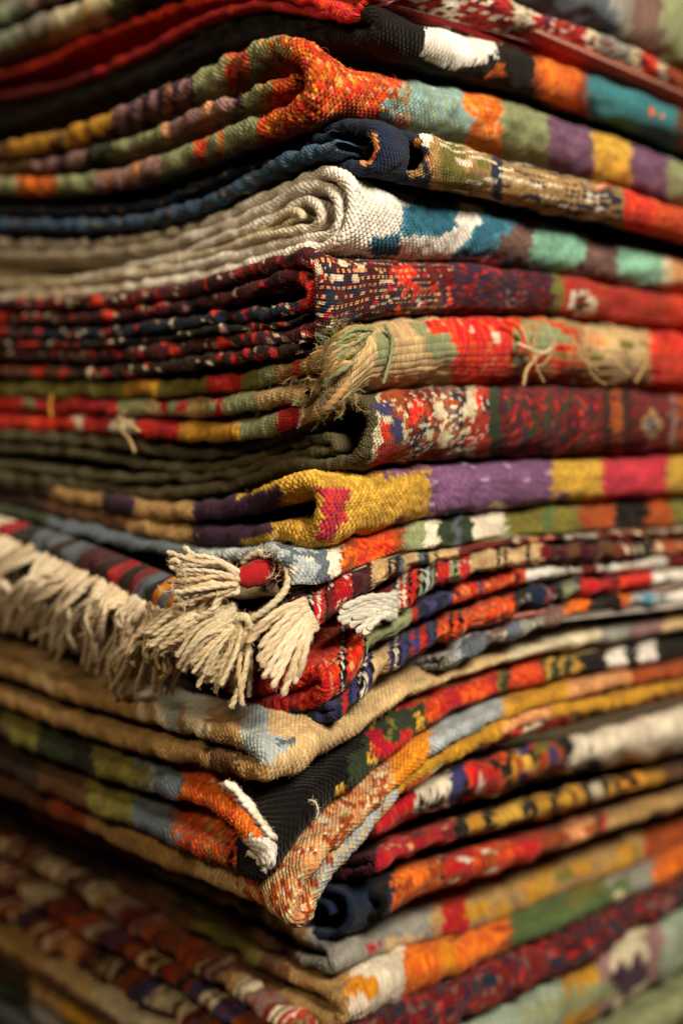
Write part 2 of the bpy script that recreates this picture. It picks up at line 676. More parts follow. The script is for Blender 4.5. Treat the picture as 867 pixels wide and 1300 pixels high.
def strand(name, parent, pts, rad, color, twist=900, lobes=2, taper=0.85, sides=10, seed=0, flare=0.0, fuzz=2.0):
    """twisted yarn along world points"""
    rng = np.random.default_rng(seed)
    owner = next((q for q in RUGS if q.e is parent), None)
    P = np.array(pts, float)
    C = spline3(P, max(rad * 0.55, 0.0004))
    T = np.gradient(C, axis=0)
    T /= np.linalg.norm(T, axis=1)[:, None] + 1e-12
    arc = np.r_[0, np.cumsum(np.linalg.norm(np.diff(C, axis=0), axis=1))]
    ref = np.array([0.3, -0.8, 0.5])
    A = np.cross(T, ref)
    A /= np.linalg.norm(A, axis=1)[:, None] + 1e-12
    B = np.cross(T, A)
    th = np.linspace(0, 2 * math.pi, sides, endpoint=False)
    ph0 = rng.uniform(0, 6.28)
    f = arc / arc[-1]
    if lobes == 0:
        rad = rad * (1 + 0.09 * np.sin(arc / 0.0011 * 2 * math.pi))
    R = rad * (1 + (taper - 1) * f + flare * f ** 3) * np.clip(np.minimum(arc, arc[-1] - arc) / (np.mean(rad) * 0.8) + 0.15, 0, 1) ** 0.5
    lob = 1 + rng.uniform(0.12, 0.2) * np.cos(lobes * (th[None, :] - twist * arc[:, None]) + ph0)
    r = R[:, None] * lob
    G = C[:, None, :] + r[..., None] * (np.cos(th)[None, :, None] * A[:, None, :] + np.sin(th)[None, :, None] * B[:, None, :])
    n, s = len(C), sides
    if fuzz and owner is not None:
        m = int(fuzz * n)
        a1, b1 = rng.integers(0, n, m), rng.integers(0, s, m)
        nn = np.cos(th)[b1][:, None] * A[a1] + np.sin(th)[b1][:, None] * B[a1]
        cf = lin(color) if isinstance(color, str) else np.array(color)
        owner.fz.append((G[a1, b1], nn, np.tile(cf, (m, 1))))
    i = np.arange(n * s).reshape(n, s)
    j = np.roll(i, -1, 1)
    Q = np.stack([i[:-1], j[:-1], j[1:], i[1:]], -1).reshape(-1, 4)
    base = lin(color) if isinstance(color, str) else np.array(color)
    c = base * (0.88 + 0.24 * rng.random()) * (1 + 0.10 * np.cos(lobes * (th[None, :] - twist * arc[:, None]) + ph0))[..., None]
    o = mesh_object(name, G.reshape(-1, 3) - np.array(parent.location), Q, YARN, parent, np.clip(c, 0, 0.95).reshape(-1, 3))
    return o


def spline3(P, step):
    return spline(P, step)


# -------- rugs, top to bottom
# T0 pale rug at the top of the frame
r = Rug('folded_rug', 'pale green and grey rug at the very top of the pile', 450,
        [(450, -270), (697, -160), (867, -80)], [(450, -108), (697, -2), (867, 78)], seed=2, fine=0.5,
        face=[(-999, 'slate'), (700, 'slate'), (780, 'grey'), (800, 'mauvebrown'), (838, 'sage')])
r.sheet('outer_fold', [(-60, 40), (0, 16), (60, -14), (150, -60), (300, -130), (420, -190), (447, -150), (420, -128), (300, -72),
        (200, -32), (110, 8), (60, 26), (0, 49), (-60, 72)], 34, outer=True,
        bands=[(-999, 'pale'), (18, 'grey'), (40, 'mauve'), (80, 'dkgreen')],
        lower=[(-999, 'pale'), (22, 'grey'), (62, 'ivory'), (110, 'yellow'), (116, 'ivory'), (140, 'green'), (170, 'dkgreen')])

# T1 thin red and cream kilim with a red edge
r = Rug('folded_rug', 'thin red and cream rug with bright red edges, second from the top', 470,
        [(470, -78), (560, -46), (640, -16), (712, 6), (783, 32), (867, 77)], [(470, -22), (546, 5), (672, 39), (742, 64), (813, 91), (867, 117)],
        d=0.01, seed=3, mat='fine', face=[(-999, 'red'), (560, 'white'), (580, 'red'), (650, 'ivory'), (675, 'red'), (692, 'indigo'), (700, 'red'), (745, 'ivory'), (758, 'grey'), (800, 'ivory'), (812, 'hotred'), (835, 'ivory'), (845, 'rust')],
        speckle=[('cream', 0.25, 3, 2, 480, 760), ('dkred', 0.2, 2, 2, 480, 867)])
r.sheet('outer_fold', [(-50, 60), (100, 0), (300, -60), (420, -62), (463, -50), (468, -30), (461, -6), (443, 14), (410, 6), (366, -6), (310, -12),
        (250, 0), (190, 21), (130, 41), (66, 73), (30, 86), (0, 95), (-50, 112)], 14, outer=True,
        bands=[(-999, 'dkred')], lower=[(-999, 'red'), (30, 'hotred')], rope=0.25)
r.sheet('layer', [(-50, 136), (0, 123), (50, 113), (100, 98), (150, 77), (200, 52), (240, 31), (290, 12), (330, 5), (400, 16), (450, 20)], 12,
        bands=[(-999, 'dkred'), (120, 'red')], rope=0.25)

# R2 black rug
r = Rug('folded_rug', 'black rug with a white medallion and orange and teal blocks, under the thin red one', 484,
        [(484, -4), (546, 8), (672, 42), (742, 67), (813, 94), (867, 119)], [(484, 58), (536, 73), (581, 87), (672, 109), (742, 129), (813, 154), (867, 179)],
        d=0.013, seed=4, face=[(-999, 'black'), (680, 'rust'), (688, 'orange'), (735, 'rust'), (744, 'teal'), (858, 'brown')],
        patches=[([(543, 30), (560, 8), (596, 16), (634, 40), (631, 65), (603, 84), (576, 88), (536, 72)], 'white'),
                 ([(640, 34), (655, 34), (656, 50), (642, 50)], 'orange'), ([(622, 86), (640, 82), (642, 96), (620, 98)], 'orange'),
                 ([(520, 4), (536, 4), (536, 18), (524, 18)], 'rust'), ([(752, 76), (766, 76), (766, 90), (754, 88)], 'rust'),
                 ([(826, 142), (840, 138), (842, 152), (830, 154)], 'orange'), ([(735, 118), (750, 122), (748, 132), (732, 128)], 'rust')])
r.sheet('outer_fold', [(-50, 148), (0, 138), (100, 110), (200, 68), (300, 28), (400, 18), (465, 16), (478, 28), (466, 44), (400, 40), (300, 44),
        (200, 84), (100, 122), (0, 157), (-50, 168)], 22, outer=True, bands=[(-999, 'black')], lower=[(-999, 'black')])
r.sheet('layer', [(-50, 158), (0, 148), (100, 117), (200, 76), (300, 37), (400, 30), (440, 30)], 12, bands=[(-999, 'black')])

# R3 orange / teal / purple kilim
r = Rug('folded_rug', 'thick rug with a burnt orange corner, then teal, orange, green and purple blocks', 409,
        [(409, 56), (430, 60), (490, 71), (520, 79), (580, 89), (640, 101), (690, 118), (742, 135), (800, 153), (867, 179)],
        [(409, 152), (430, 150), (480, 152), (505, 156), (585, 172), (640, 184), (690, 200), (742, 218), (800, 237), (867, 257)],
        seed=5, mat='coarse', streak=0.18, speckle=[('amber', 0.16, 1, 1, 330, 520), ('rust', 0.30, 1, 1, 330, 520), ('peach', 0.07, 1, 1, 380, 520), ('sage', 0.15, 1, 1, 505, 590), ('peach', 0.12, 1, 1, 588, 636)],
        face=[(-999, 'redorange'), (512, 'paleteal'), (588, 'orange'), (637, 'sage'), (696, 'mauvepurple'), (752, 'yellow'), (800, 'mauvepurple'), (848, 'sage')],
        patches=[([(495, 110), (522, 108), (520, 160), (480, 160), (486, 132)], 'paleteal'),
                 ([(500, 70), (514, 74), (510, 108), (492, 112)], 'redorange'),
                 ([(590, 140), (604, 150), (590, 180), (575, 176), (578, 150)], 'paleteal'),
                 ([(690, 112), (765, 138), (752, 158), (694, 138)], 'mauve'), ([(795, 150), (850, 170), (845, 196), (798, 180)], 'mauve')])
r.sheet('outer_fold', [(-50, 196), (0, 190), (50, 181), (100, 167), (150, 147), (200, 123), (250, 104), (300, 74), (335, 60), (365, 60), (388, 72), (396, 98),
        (386, 130), (350, 152), (305, 167), (254, 187), (203, 207), (152, 222), (101, 231), (51, 235), (0, 234), (-50, 233)], 31, outer=True,
        bands=[(-999, 'brown'), (10, 'gold'), (68, 'brown'), (84, 'gold'), (128, 'gold'), (140, 'plum'), (150, 'mauve'), (162, 'plum'), (170, 'mauve'), (180, 'plum'), (190, 'mauve'),
               (200, 'plum'), (210, 'peach'), (216, 'plum'), (226, 'mauve'), (240, 'plum'), (247, 'sage'), (288, 'redorange'), (300, 'brown'), (306, 'redorange'), (316, 'sage'), (364, 'redorange')],
        lower=[(-999, 'sage'), (22, 'orange'), (70, 'sage'), (120, 'mauve'), (132, 'peach'), (140, 'mauve'), (168, 'peach'), (176, 'mauve'), (205, 'sage'), (250, 'redorange'), (262, 'sage'),
               (277, 'orange'), (284, 'sage'), (330, 'redorange'), (350, 'orange'), (360, 'redorange')])
r.sheet('inner_fold', [(-50, 222), (0, 215), (51, 209), (101, 199), (152, 183), (203, 167), (254, 143), (305, 126), (350, 108), (372, 100)], 22,
        bands=[(-999, 'brown'), (40, 'mauve'), (52, 'plum'), (60, 'mauve'), (74, 'plum'), (84, 'mauve'), (110, 'dkgreen'), (140, 'sage'), (210, 'peach'), (216, 'mauve'), (250, 'mauve'),
               (262, 'peach'), (268, 'mauve'), (298, 'plum'), (306, 'sage'), (345, 'redorange')])

# R4 navy pile rug: a narrow first turn and the main roll
r = Rug('folded_rug', 'navy pile rug with worn olive fringe and a red end, under the orange one', 478,
        [(440, 152), (500, 150), (556, 162), (622, 184), (712, 212), (793, 233), (867, 257)],
        [(440, 214), (480, 222), (535, 236), (622, 249), (692, 267), (793, 288), (867, 304)], d=0.0, aL=-43.0, seed=6, mat='pile',
        face=[(-999, 'navy'), (545, 'tan'), (560, 'olive'), (590, 'tan'), (624, 'navy'), (638, 'tan'), (700, 'tan'), (792, 'hotred'), (830, 'redorange')],
        patches=[([(532, 166), (542, 164), (550, 176), (548, 188), (538, 184)], 'white'), ([(538, 196), (546, 196), (546, 206), (537, 206)], 'peach'),
                 ([(520, 196), (530, 198), (538, 222), (520, 228), (514, 214)], 'tan'), ([(526, 176), (532, 176), (532, 190), (526, 190)], 'amber'),
                 ([(755, 228), (775, 232), (775, 246), (756, 242)], 'orange')],
        speckle=[('navy', 0.34, 7, 1, 640, 790), ('olive', 0.4, 5, 1, 556, 624), ('cream', 0.15, 6, 1, 556, 770), ('tan', 0.03, 1, 1, 0, 430)])
r.sheet('outer_fold', [(-50, 262), (0, 260), (100, 262), (152, 258), (203, 247), (250, 226), (300, 206), (380, 178), (430, 162), (462, 160), (486, 172), (493, 192),
        (484, 212), (462, 212), (425, 198), (406, 198), (355, 217), (305, 246), (254, 266), (203, 279), (152, 284), (51, 284), (0, 281), (-50, 279)], 19,
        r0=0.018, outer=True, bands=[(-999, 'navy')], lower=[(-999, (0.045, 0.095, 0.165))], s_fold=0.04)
r.sheet('rolled_edge', [(380, 176), (420, 163), (450, 159), (468, 168), (474, 187), (467, 206), (448, 212), (420, 205)], 20, r0=0.0, r1=0.014, outer=True, fit=False,
        bands=[(-999, 'navy')], face=[(-999, 'navy')], patches=[([(466, 168), (478, 172), (480, 188), (472, 206), (458, 214), (458, 200), (468, 190)], 'peach'),
                                                                ([(470, 190), (478, 190), (474, 204), (466, 206)], 'orange')])
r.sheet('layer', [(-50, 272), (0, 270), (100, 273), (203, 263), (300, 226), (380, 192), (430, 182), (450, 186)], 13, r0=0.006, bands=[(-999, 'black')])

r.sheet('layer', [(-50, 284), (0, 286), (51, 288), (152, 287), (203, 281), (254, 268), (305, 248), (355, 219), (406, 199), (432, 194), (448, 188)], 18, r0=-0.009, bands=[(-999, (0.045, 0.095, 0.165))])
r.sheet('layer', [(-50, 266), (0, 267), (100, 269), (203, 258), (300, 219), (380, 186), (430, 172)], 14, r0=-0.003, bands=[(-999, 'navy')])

# R5 white kilim, folded many times
r = Rug('folded_rug', 'cream white rug rolled in nested folds, with blue, brown and mint blocks', 446,
        [(430, 210), (470, 221), (521, 233), (571, 244), (611, 251), (672, 263), (732, 281), (793, 298), (867, 319)],
        [(430, 322), (480, 323), (556, 326), (622, 328), (712, 341), (793, 358), (867, 368)], d=0.004, seed=7, mat='coarse',
        face=[(-999, 'white'), (632, 'azure'), (652, 'mauvebrown'), (672, 'mint'), (745, 'mauvebrown'), (782, 'mint'), (838, 'ivory'), (852, 'peach')],
        patches=[([(522, 232), (540, 238), (572, 246), (581, 262), (578, 288), (556, 302), (510, 322), (470, 326), (474, 308), (510, 292), (512, 262), (526, 258)], 'azure'),
                 ([(500, 300), (560, 300), (560, 330), (500, 330)], 'white'), ([(474, 302), (510, 296), (504, 326), (472, 326)], 'blue'),
                 ([(516, 262), (560, 262), (578, 280), (572, 296), (516, 296)], 'blue'),
                 ([(580, 244), (616, 250), (612, 272), (600, 290), (560, 318), (520, 326), (500, 328), (560, 300), (582, 286)], 'white'),
                 ([(613, 250), (658, 258), (656, 280), (646, 300), (622, 326), (570, 326), (596, 300), (612, 280)], 'azure'),
                 ([(612, 280), (640, 284), (622, 312), (590, 318)], 'blue'),
                 ([(658, 262), (690, 268), (680, 296), (668, 330), (620, 330), (640, 300), (655, 290)], 'mauvebrown'),
                 ([(736, 280), (775, 292), (790, 306), (776, 330), (760, 345), (728, 342), (752, 318), (748, 300)], 'mauvebrown')])
r.sheet('outer_fold', [(-50, 305), (0, 306), (51, 307), (101, 306), (152, 302), (203, 294), (254, 280), (305, 261), (355, 239), (385, 225), (405, 218), (424, 220),
        (435, 231), (440, 250), (440, 271), (435, 291), (424, 306), (410, 312), (380, 318), (355, 324), (305, 339), (254, 350), (203, 359), (101, 372), (0, 377), (-50, 378)],
        17, outer=True, rope=0.10, relief=0.2, lump=0.8, bands=[(-999, 'white')], lower=[(-999, 'ivory'), (60, 'cream'), (160, 'white')])
r.sheet('inner_fold', [(-50, 322), (0, 323), (101, 322), (203, 310), (254, 296), (305, 277), (355, 253), (380, 239), (402, 235), (417, 243), (425, 258), (425, 278),
        (418, 294), (402, 300), (380, 303), (355, 308), (305, 322), (254, 333), (203, 342), (101, 355), (0, 359), (-50, 360)], 15, rope=0.10, relief=0.2, lump=0.8,
        bands=[(-999, 'white')], lower=[(-999, 'ivory'), (100, 'cream'), (220, 'white')])
r.sheet('inner_fold', [(190, 332), (230, 320), (254, 312), (305, 293), (355, 269), (380, 254), (395, 256), (404, 267), (404, 279), (395, 287),
        (380, 290), (355, 295), (305, 308), (254, 321), (215, 330)], 13, rope=0.10, relief=0.2, lump=0.8, bands=[(-999, 'white')], lower=[(-999, 'cream')])
r.sheet('inner_fold', [(290, 304), (340, 284), (372, 270), (384, 274), (372, 281), (330, 294)], 7, rope=0.1, relief=0.2, bands=[(-999, 'ivory')])

# R6 dark maroon rug
r = Rug('folded_rug', 'dark maroon rug flecked with cream knots, with a red end, under the cream white one', 408,
        [(408, 320), (430, 323), (480, 324), (556, 327), (622, 330), (712, 343), (793, 360), (867, 370)],
        [(408, 420), (430, 416), (500, 404), (571, 398), (672, 397), (783, 408), (867, 418)], seed=8, mat='fine',
        face=[(-999, 'maroon'), (700, 'olive'), (708, 'red'), (730, 'red'), (760, 'red'), (840, 'hotred')],
        patches=[([(498, 338), (520, 334), (532, 352), (532, 368), (528, 376), (516, 362), (500, 362), (492, 366)], 'hotred'),
                 ([(532, 366), (578, 356), (578, 362), (534, 372)], 'hotred'), ([(572, 358), (580, 358), (570, 398), (562, 398)], 'hotred'),
                 ([(514, 362), (518, 364), (508, 402), (500, 404)], 'hotred'), ([(522, 376), (566, 366), (560, 394), (514, 398)], 'brown'),
                 ([(526, 380), (542, 378), (544, 386), (528, 388)], 'cream'),
                 ([(400, 326), (446, 330), (462, 350), (440, 358), (406, 366), (398, 344)], 'maroon'),
                 ([(394, 326), (408, 336), (416, 352), (408, 360), (396, 346)], 'cream'),
                 ([(428, 328), (440, 332), (444, 340), (430, 338)], 'ivory'), ([(446, 334), (462, 336), (464, 344), (450, 346)], 'ivory'),
                 ([(418, 350), (434, 348), (436, 356), (420, 358)], 'cream'), ([(442, 350), (456, 350), (454, 358), (442, 358)], 'cream'),
                 ([(644, 368), (668, 372), (664, 394), (640, 392)], 'mauve'), ([(610, 336), (640, 340), (640, 352), (612, 350)], 'red'),
                 ([(726, 370), (742, 366), (758, 382), (754, 398), (730, 404), (722, 390)], 'cream'), ([(732, 376), (742, 374), (748, 386), (740, 398), (730, 394)], 'dkbrown'),
                 ([(790, 352), (816, 356), (814, 366), (792, 364)], 'maroon'),
                 ([(700, 346), (712, 348), (718, 370), (708, 404), (698, 402), (706, 372)], 'olive')],
        speckle=[('navy', 0.30, 2, 2, 400, 700), ('peach', -0.8, 2, 3, 400, 575), ('plum', 0.3, 3, 2, 575, 705), ('ivory', 0.03, 2, 1, 400, 520), ('red', 0.06, 2, 2, 300, 690), ('dkred', 0.25, 3, 2, 540, 700), ('black', 0.15, 3, 3, 0, 400), ('red', 0.09, 3, 3, 0, 400), ('rust', 0.05, 2, 3, 0, 400), ('mauve', 0.05, 2, 3, 0, 400), ('ivory', 0.03, 1, 2, 0, 420),
                 ('cream', 0.012, 4, 3, 0, 400), ('hotred', 0.05, 8, 8, 0, 330), ('rust', 0.25, 1, 3, 715, 867)])
r.sheet('outer_fold', [(-50, 386), (0, 386), (80, 384), (152, 380), (203, 374), (254, 363), (305, 346), (355, 332), (385, 328), (400, 338), (405, 362), (402, 394),
        (394, 416), (355, 428), (305, 431), (254, 438), (203, 446), (101, 452), (0, 449), (-50, 447)], 20, outer=True, bands=[(-999, 'maroon')], lower=[(-999, 'maroon')], rope=0.2)
r.sheet('inner_fold', [(-50, 404), (0, 404), (101, 404), (203, 392), (254, 384), (305, 371), (355, 354), (380, 352), (391, 366), (386, 384), (355, 394), (305, 400), (254, 406),
        (203, 414), (101, 424), (0, 422), (-50, 420)], 17, bands=[(-999, 'maroon'), (380, 'hotred')], lower=[(-999, 'navy'), (380, 'red')], rope=0.2)
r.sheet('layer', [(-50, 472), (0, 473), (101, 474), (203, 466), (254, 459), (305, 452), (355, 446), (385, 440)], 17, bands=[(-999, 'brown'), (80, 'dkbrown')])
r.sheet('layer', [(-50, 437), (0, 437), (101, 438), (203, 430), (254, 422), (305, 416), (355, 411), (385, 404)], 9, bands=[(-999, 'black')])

# R7 frayed beige and red rug
R7 = r = Rug('folded_rug', 'badly frayed beige rug with red blocks and loose threads hanging from it', 424,
        [(424, 424), (440, 418), (500, 406), (571, 400), (672, 399), (783, 410), (867, 420)],
        [(424, 520), (440, 514), (480, 503), (531, 495), (581, 488), (662, 489), (733, 489), (813, 493), (867, 498)], seed=9, mat='ribs',
        face=[(-999, 'beige'), (574, 'hotred'), (650, 'tan'), (742, 'beige'), (824, 'hotred')],
        patches=[([(538, 404), (650, 400), (652, 420), (645, 470), (600, 490), (572, 488), (580, 450), (570, 428), (545, 420)], 'hotred'),
                 ([(520, 412), (534, 408), (548, 424), (570, 428), (582, 446), (570, 466), (548, 450), (536, 432)], 'sage'),
                 ([(480, 420), (494, 416), (496, 460), (486, 480), (480, 460)], 'sage'), ([(655, 424), (690, 420), (740, 430), (700, 450), (660, 440)], 'sage'),
                 ([(660, 460), (720, 456), (720, 470), (668, 476)], 'redorange'), ([(700, 430), (730, 440), (728, 452), (704, 446)], 'hotred'),
                 ([(745, 424), (780, 428), (770, 438), (746, 436)], 'peach'), ([(596, 418), (604, 418), (604, 424), (596, 424)], 'cream'), ([(624, 420), (634, 420), (632, 432), (624, 430)], 'cream')],
        speckle=[('redorange', 0.32, 8, 1, 650, 745), ('sage', 0.25, 6, 1, 650, 740), ('peach', 0.07, 1, 1, 560, 650), ('olive', 0.2, 8, 1, 745, 820)])
r.sheet('outer_fold', [(-50, 495), (0, 495), (101, 496), (203, 493), (254, 490), (305, 484), (345, 474), (385, 462), (408, 462), (416, 478), (412, 500), (395, 520), (350, 536), (305, 548), (228, 550),
        (152, 542), (0, 537), (-50, 536)], 26, outer=True,
        bands=[(-999, 'olive'), (160, 'gold'), (200, 'olive'), (262, 'red'), (308, 'olive'), (330, 'sage'), (352, 'tan'), (372, 'red'), (380, 'tan')],
        lower=[(-999, 'hotred'), (95, 'cream'), (104, 'red'), (140, 'cream'), (168, 'red'), (228, 'gold'), (300, 'sage'), (350, 'red'), (384, 'beige')])
r.sheet('inner_fold', [(-50, 513), (0, 513), (101, 517), (152, 518), (254, 519), (305, 511), (340, 506), (375, 502), (392, 498)], 25,
        bands=[(-999, 'hotred'), (30, 'sage'), (44, 'red'), (150, 'sage'), (190, 'beige'), (206, 'red'), (214, 'sage'), (226, 'red'), (236, 'tan'), (262, 'sage'), (272, 'red'), (286, 'sage'), (326, 'beige')])

# R8 knotted pile rug with dark green edge
r = Rug('folded_rug', 'knotted rug with a dark green edge and navy, cream and red motifs', 476,
        [(440, 508), (480, 504), (531, 496), (581, 490), (662, 490), (733, 490), (813, 494), (867, 499)],
        [(440, 602), (480, 598), (556, 588), (632, 582), (733, 580), (867, 576)], d=0.004, aL=-46.0, seed=10, mat='pile',
        face=[(-999, 'pile'), (478, 'ivory'), (483, 'rust'), (514, 'dkred'), (560, 'mauvebrown'), (580, 'navy'), (590, 'ivory'), (604, 'red'), (620, 'dkgreen'), (632, 'maroon'), (640, 'dkred'), (690, 'dkgreen'),
              (700, 'dkred'), (765, 'dkbrown'), (775, 'rust'), (790, 'dkbrown'), (800, 'dkred'), (850, 'mauve'), (858, 'rust')],
        patches=[([(470, 512), (500, 510), (502, 526), (484, 528)], 'indigo'), ([(498, 528), (512, 536), (514, 560), (500, 566), (496, 548)], 'indigo'),
                 ([(484, 526), (498, 528), (500, 540), (484, 534)], 'ivory'), ([(478, 538), (484, 536), (484, 570), (474, 592), (470, 588)], 'ivory'),
                 ([(483, 536), (496, 536), (496, 558), (484, 560)], 'hotred'), ([(484, 562), (510, 570), (480, 594), (470, 596)], 'red'),
                 ([(512, 524), (516, 522), (520, 560), (512, 566)], 'ivory'), ([(520, 504), (536, 506), (536, 530), (528, 544), (518, 530)], 'hotred'), ([(536, 520), (548, 516), (552, 534), (542, 540)], 'hotred'),
                 ([(532, 526), (544, 530), (556, 548), (552, 566), (540, 568), (528, 560), (534, 546)], 'navy'), ([(538, 548), (548, 546), (550, 560), (540, 560)], 'ivory'),
                 ([(524, 556), (540, 568), (530, 584), (518, 584)], 'navy'), ([(552, 500), (560, 504), (570, 530), (560, 540), (552, 520)], 'ivory'),
                 ([(574, 496), (584, 500), (592, 540), (582, 560), (572, 572), (584, 540)], 'navy'), ([(560, 530), (574, 540), (566, 570), (552, 576)], 'ivory'),
                 ([(600, 496), (612, 500), (616, 520), (604, 524)], 'hotred'), ([(600, 530), (618, 534), (604, 560), (588, 566)], 'red'), ([(614, 500), (622, 510), (618, 530), (612, 524)], 'navy'),
                 ([(656, 494), (690, 536), (656, 580), (624, 540)], 'dkgreen'), ([(656, 504), (680, 536), (656, 570), (634, 538)], 'dkred'), ([(654, 522), (668, 536), (654, 552), (644, 538)], 'maroon'),
                 ([(728, 496), (760, 536), (728, 578), (696, 540)], 'dkgreen'), ([(728, 506), (752, 536), (728, 568), (706, 538)], 'dkred'), ([(726, 524), (740, 538), (726, 552), (716, 538)], 'maroon'),
                 ([(826, 506), (852, 540), (826, 572), (802, 540)], 'dkred'), ([(826, 516), (842, 540), (826, 560), (812, 540)], 'tan'), ([(826, 526), (834, 540), (826, 552), (818, 540)], 'slate')],
        speckle=[('ivory', 0.12, 1, 1, 512, 620), ('rust', 0.15, 2, 2, 514, 620), ('navy', 0.14, 2, 2, 640, 760), ('red', 0.16, 1, 2, 636, 760), ('maroon', 0.2, 2, 2, 636, 867), ('ivory', 0.06, 2, 1, 486, 600)])
r.sheet('outer_fold', [(-50, 551), (0, 553), (101, 559), (152, 563), (203, 573), (240, 576), (300, 571), (344, 557), (385, 541), (412, 519), (432, 510), (454, 514), (466, 530),
        (467, 552), (458, 573), (438, 587), (413, 591), (385, 588), (360, 588), (330, 601), (300, 612), (284, 618), (203, 627), (152, 623), (76, 614), (0, 606), (-50, 600)], 19, outer=True,
        bands=[(-999, 'pile')], lower=[(-999, 'pile')], rope=0.2, s_fold=0.03)
r.sheet('inner_fold', [(-50, 566), (0, 569), (101, 576), (152, 586), (220, 594), (284, 593), (315, 584), (355, 566), (395, 557), (414, 558), (420, 566), (408, 573), (380, 574), (345, 584),
        (300, 600), (254, 606), (203, 606), (152, 608), (50, 596), (0, 590), (-50, 586)], 14, bands=[(-999, 'pile')], rope=0.2)

# R9 mustard and purple kilim
r = Rug('folded_rug', 'mustard yellow rug with purple blocks and a pink red patch on its corner', 414,
        [(414, 602), (440, 602), (480, 600), (556, 590), (632, 584), (733, 582), (867, 578)],
        [(414, 698), (436, 691), (464, 684), (502, 674), (545, 662), (600, 653), (632, 649), (732, 639), (867, 631)], seed=11, mat='coarse', streak=0.12, speckle=[('lilac', 0.07, 2, 1, 546, 700), ('mustard', 0.16, 1, 1, 446, 545), ('mustard', 0.16, 1, 1, 360, 396)],
        face=[(-999, 'yellow'), (546, 'purple'), (700, 'yellow'), (764, 'pink'), (846, 'yellow')],
        patches=[([(398, 614), (412, 622), (424, 616), (442, 618), (444, 632), (440, 648), (442, 662), (428, 670), (420, 690), (403, 684), (412, 656), (407, 640)], 'pink'),
                 ([(484, 594), (546, 588), (548, 594), (530, 598), (490, 606)], 'purple'), ([(500, 660), (512, 656), (518, 666), (508, 672), (496, 672)], 'purple'), ([(536, 654), (552, 650), (552, 664), (536, 664)], 'purple'),
                 ([(620, 640), (640, 636), (640, 650), (616, 652)], 'cream'), ([(766, 580), (850, 576), (846, 600), (780, 604)], 'pink'), ([(706, 626), (720, 624), (718, 640), (704, 640)], 'purple')])
r.sheet('outer_fold', [(-50, 604), (0, 614), (76, 629), (140, 640), (200, 651), (247, 649), (283, 644), (311, 637), (338, 628), (366, 616), (388, 611), (402, 622), (404, 648), (400, 672),
        (386, 681), (366, 676), (338, 676), (311, 682), (283, 681), (247, 679), (200, 676), (140, 664), (76, 650), (0, 634), (-50, 622)], 28, outer=True,
        bands=[(-999, 'dkbrown'), (66, 'tan'), (130, 'plum'), (170, 'tan'), (246, 'plum'), (358, 'yellow')],
        lower=[(-999, 'dkbrown'), (60, 'brown'), (166, 'tan'), (245, 'plum'), (346, 'yellow')],
        patches=r.patches + [([(300, 622), (360, 600), (372, 612), (330, 624), (300, 632)], 'yellow'), ([(304, 688), (350, 672), (360, 690), (306, 700)], 'yellow')])

# R10 grey kilim with the long fringe
R10 = r = Rug('folded_rug', 'grey blue rug with orange and olive blocks whose cream fringe spills over the left side', 378,
        [(340, 694), (378, 700), (414, 699), (436, 692), (464, 685), (502, 675), (545, 663), (600, 654), (632, 650), (732, 640), (867, 632)],
        [(340, 757), (378, 757), (410, 741), (437, 731), (476, 713), (516, 699), (569, 693), (601, 688), (640, 681), (783, 671), (867, 665)], d=-0.006, seed=12,
        face=[(-999, 'greyblue'), (402, 'slate'), (418, 'cream'), (433, 'rust'), (450, 'redorange'), (500, 'rust'), (514, 'sage'), (540, 'cream'), (557, 'dkgreen'), (575, 'slate'), (584, 'dkgreen'), (601, 'cream'), (641, 'olive'),
              (690, 'green'), (700, 'olive'), (736, 'rust'), (780, 'black'), (822, 'rust'), (850, 'olive')],
        speckle=[('cream', 0.14, 2, 2, 330, 402), ('slate', 0.25, 3, 3, 330, 400), ('orange', 0.2, 3, 2, 433, 514)])
r.sheet('outer_fold', [(-50, 642), (0, 652), (100, 676), (200, 700), (260, 706), (300, 704), (336, 700), (356, 706), (368, 722), (372, 744)], 15, outer=True,
        bands=[(-999, 'dkgreen'), (60, 'slate'), (250, 'greyblue')], lump=1.5)
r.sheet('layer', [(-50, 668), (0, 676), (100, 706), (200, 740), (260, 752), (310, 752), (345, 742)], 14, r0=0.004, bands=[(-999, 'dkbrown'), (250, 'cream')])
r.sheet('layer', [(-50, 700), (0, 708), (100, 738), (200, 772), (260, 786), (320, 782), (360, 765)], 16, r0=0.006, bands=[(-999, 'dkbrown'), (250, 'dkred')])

# R11 maroon band
R11 = r = Rug('folded_rug', 'slim maroon and beige striped rug ending in a flat cream tassel', 392,
        [(392, 752), (410, 744), (437, 733), (476, 715), (516, 701), (569, 695), (601, 690), (640, 683), (783, 673), (867, 667)],
        [(392, 806), (420, 790), (445, 772), (476, 758), (516, 734), (556, 721), (582, 713), (640, 699), (712, 692), (867, 686)], seed=13, mat='band', fine=1.25,
        face=[(-999, 'black'), (394, 'cream'), (396, 'black'), (399, 'red'), (403, 'cream'), (406, 'red'), (413, 'black'), (417, 'dkred'), (424, 'red'), (446, 'maroon'), (472, 'beige'), (492, 'black'), (497, 'beige'), (501, 'black'),
              (507, 'slate'), (512, 'beige'), (530, 'slate'), (538, 'black'), (545, 'beige'), (552, 'black'), (556, 'beige'), (582, 'dkred'), (640, 'maroon'), (652, 'ivory'), (660, 'dkred'), (672, 'peach'), (680, 'dkred'), (692, 'peach'), (700, 'black'), (716, 'grey'),
              (760, 'dkred'), (800, 'brown')],
        speckle=[('cream', 0.13, 1, 1, 417, 446), ('dkred', 0.2, 2, 3, 650, 867), ('ivory', 0.2, 1, 3, 716, 867)])
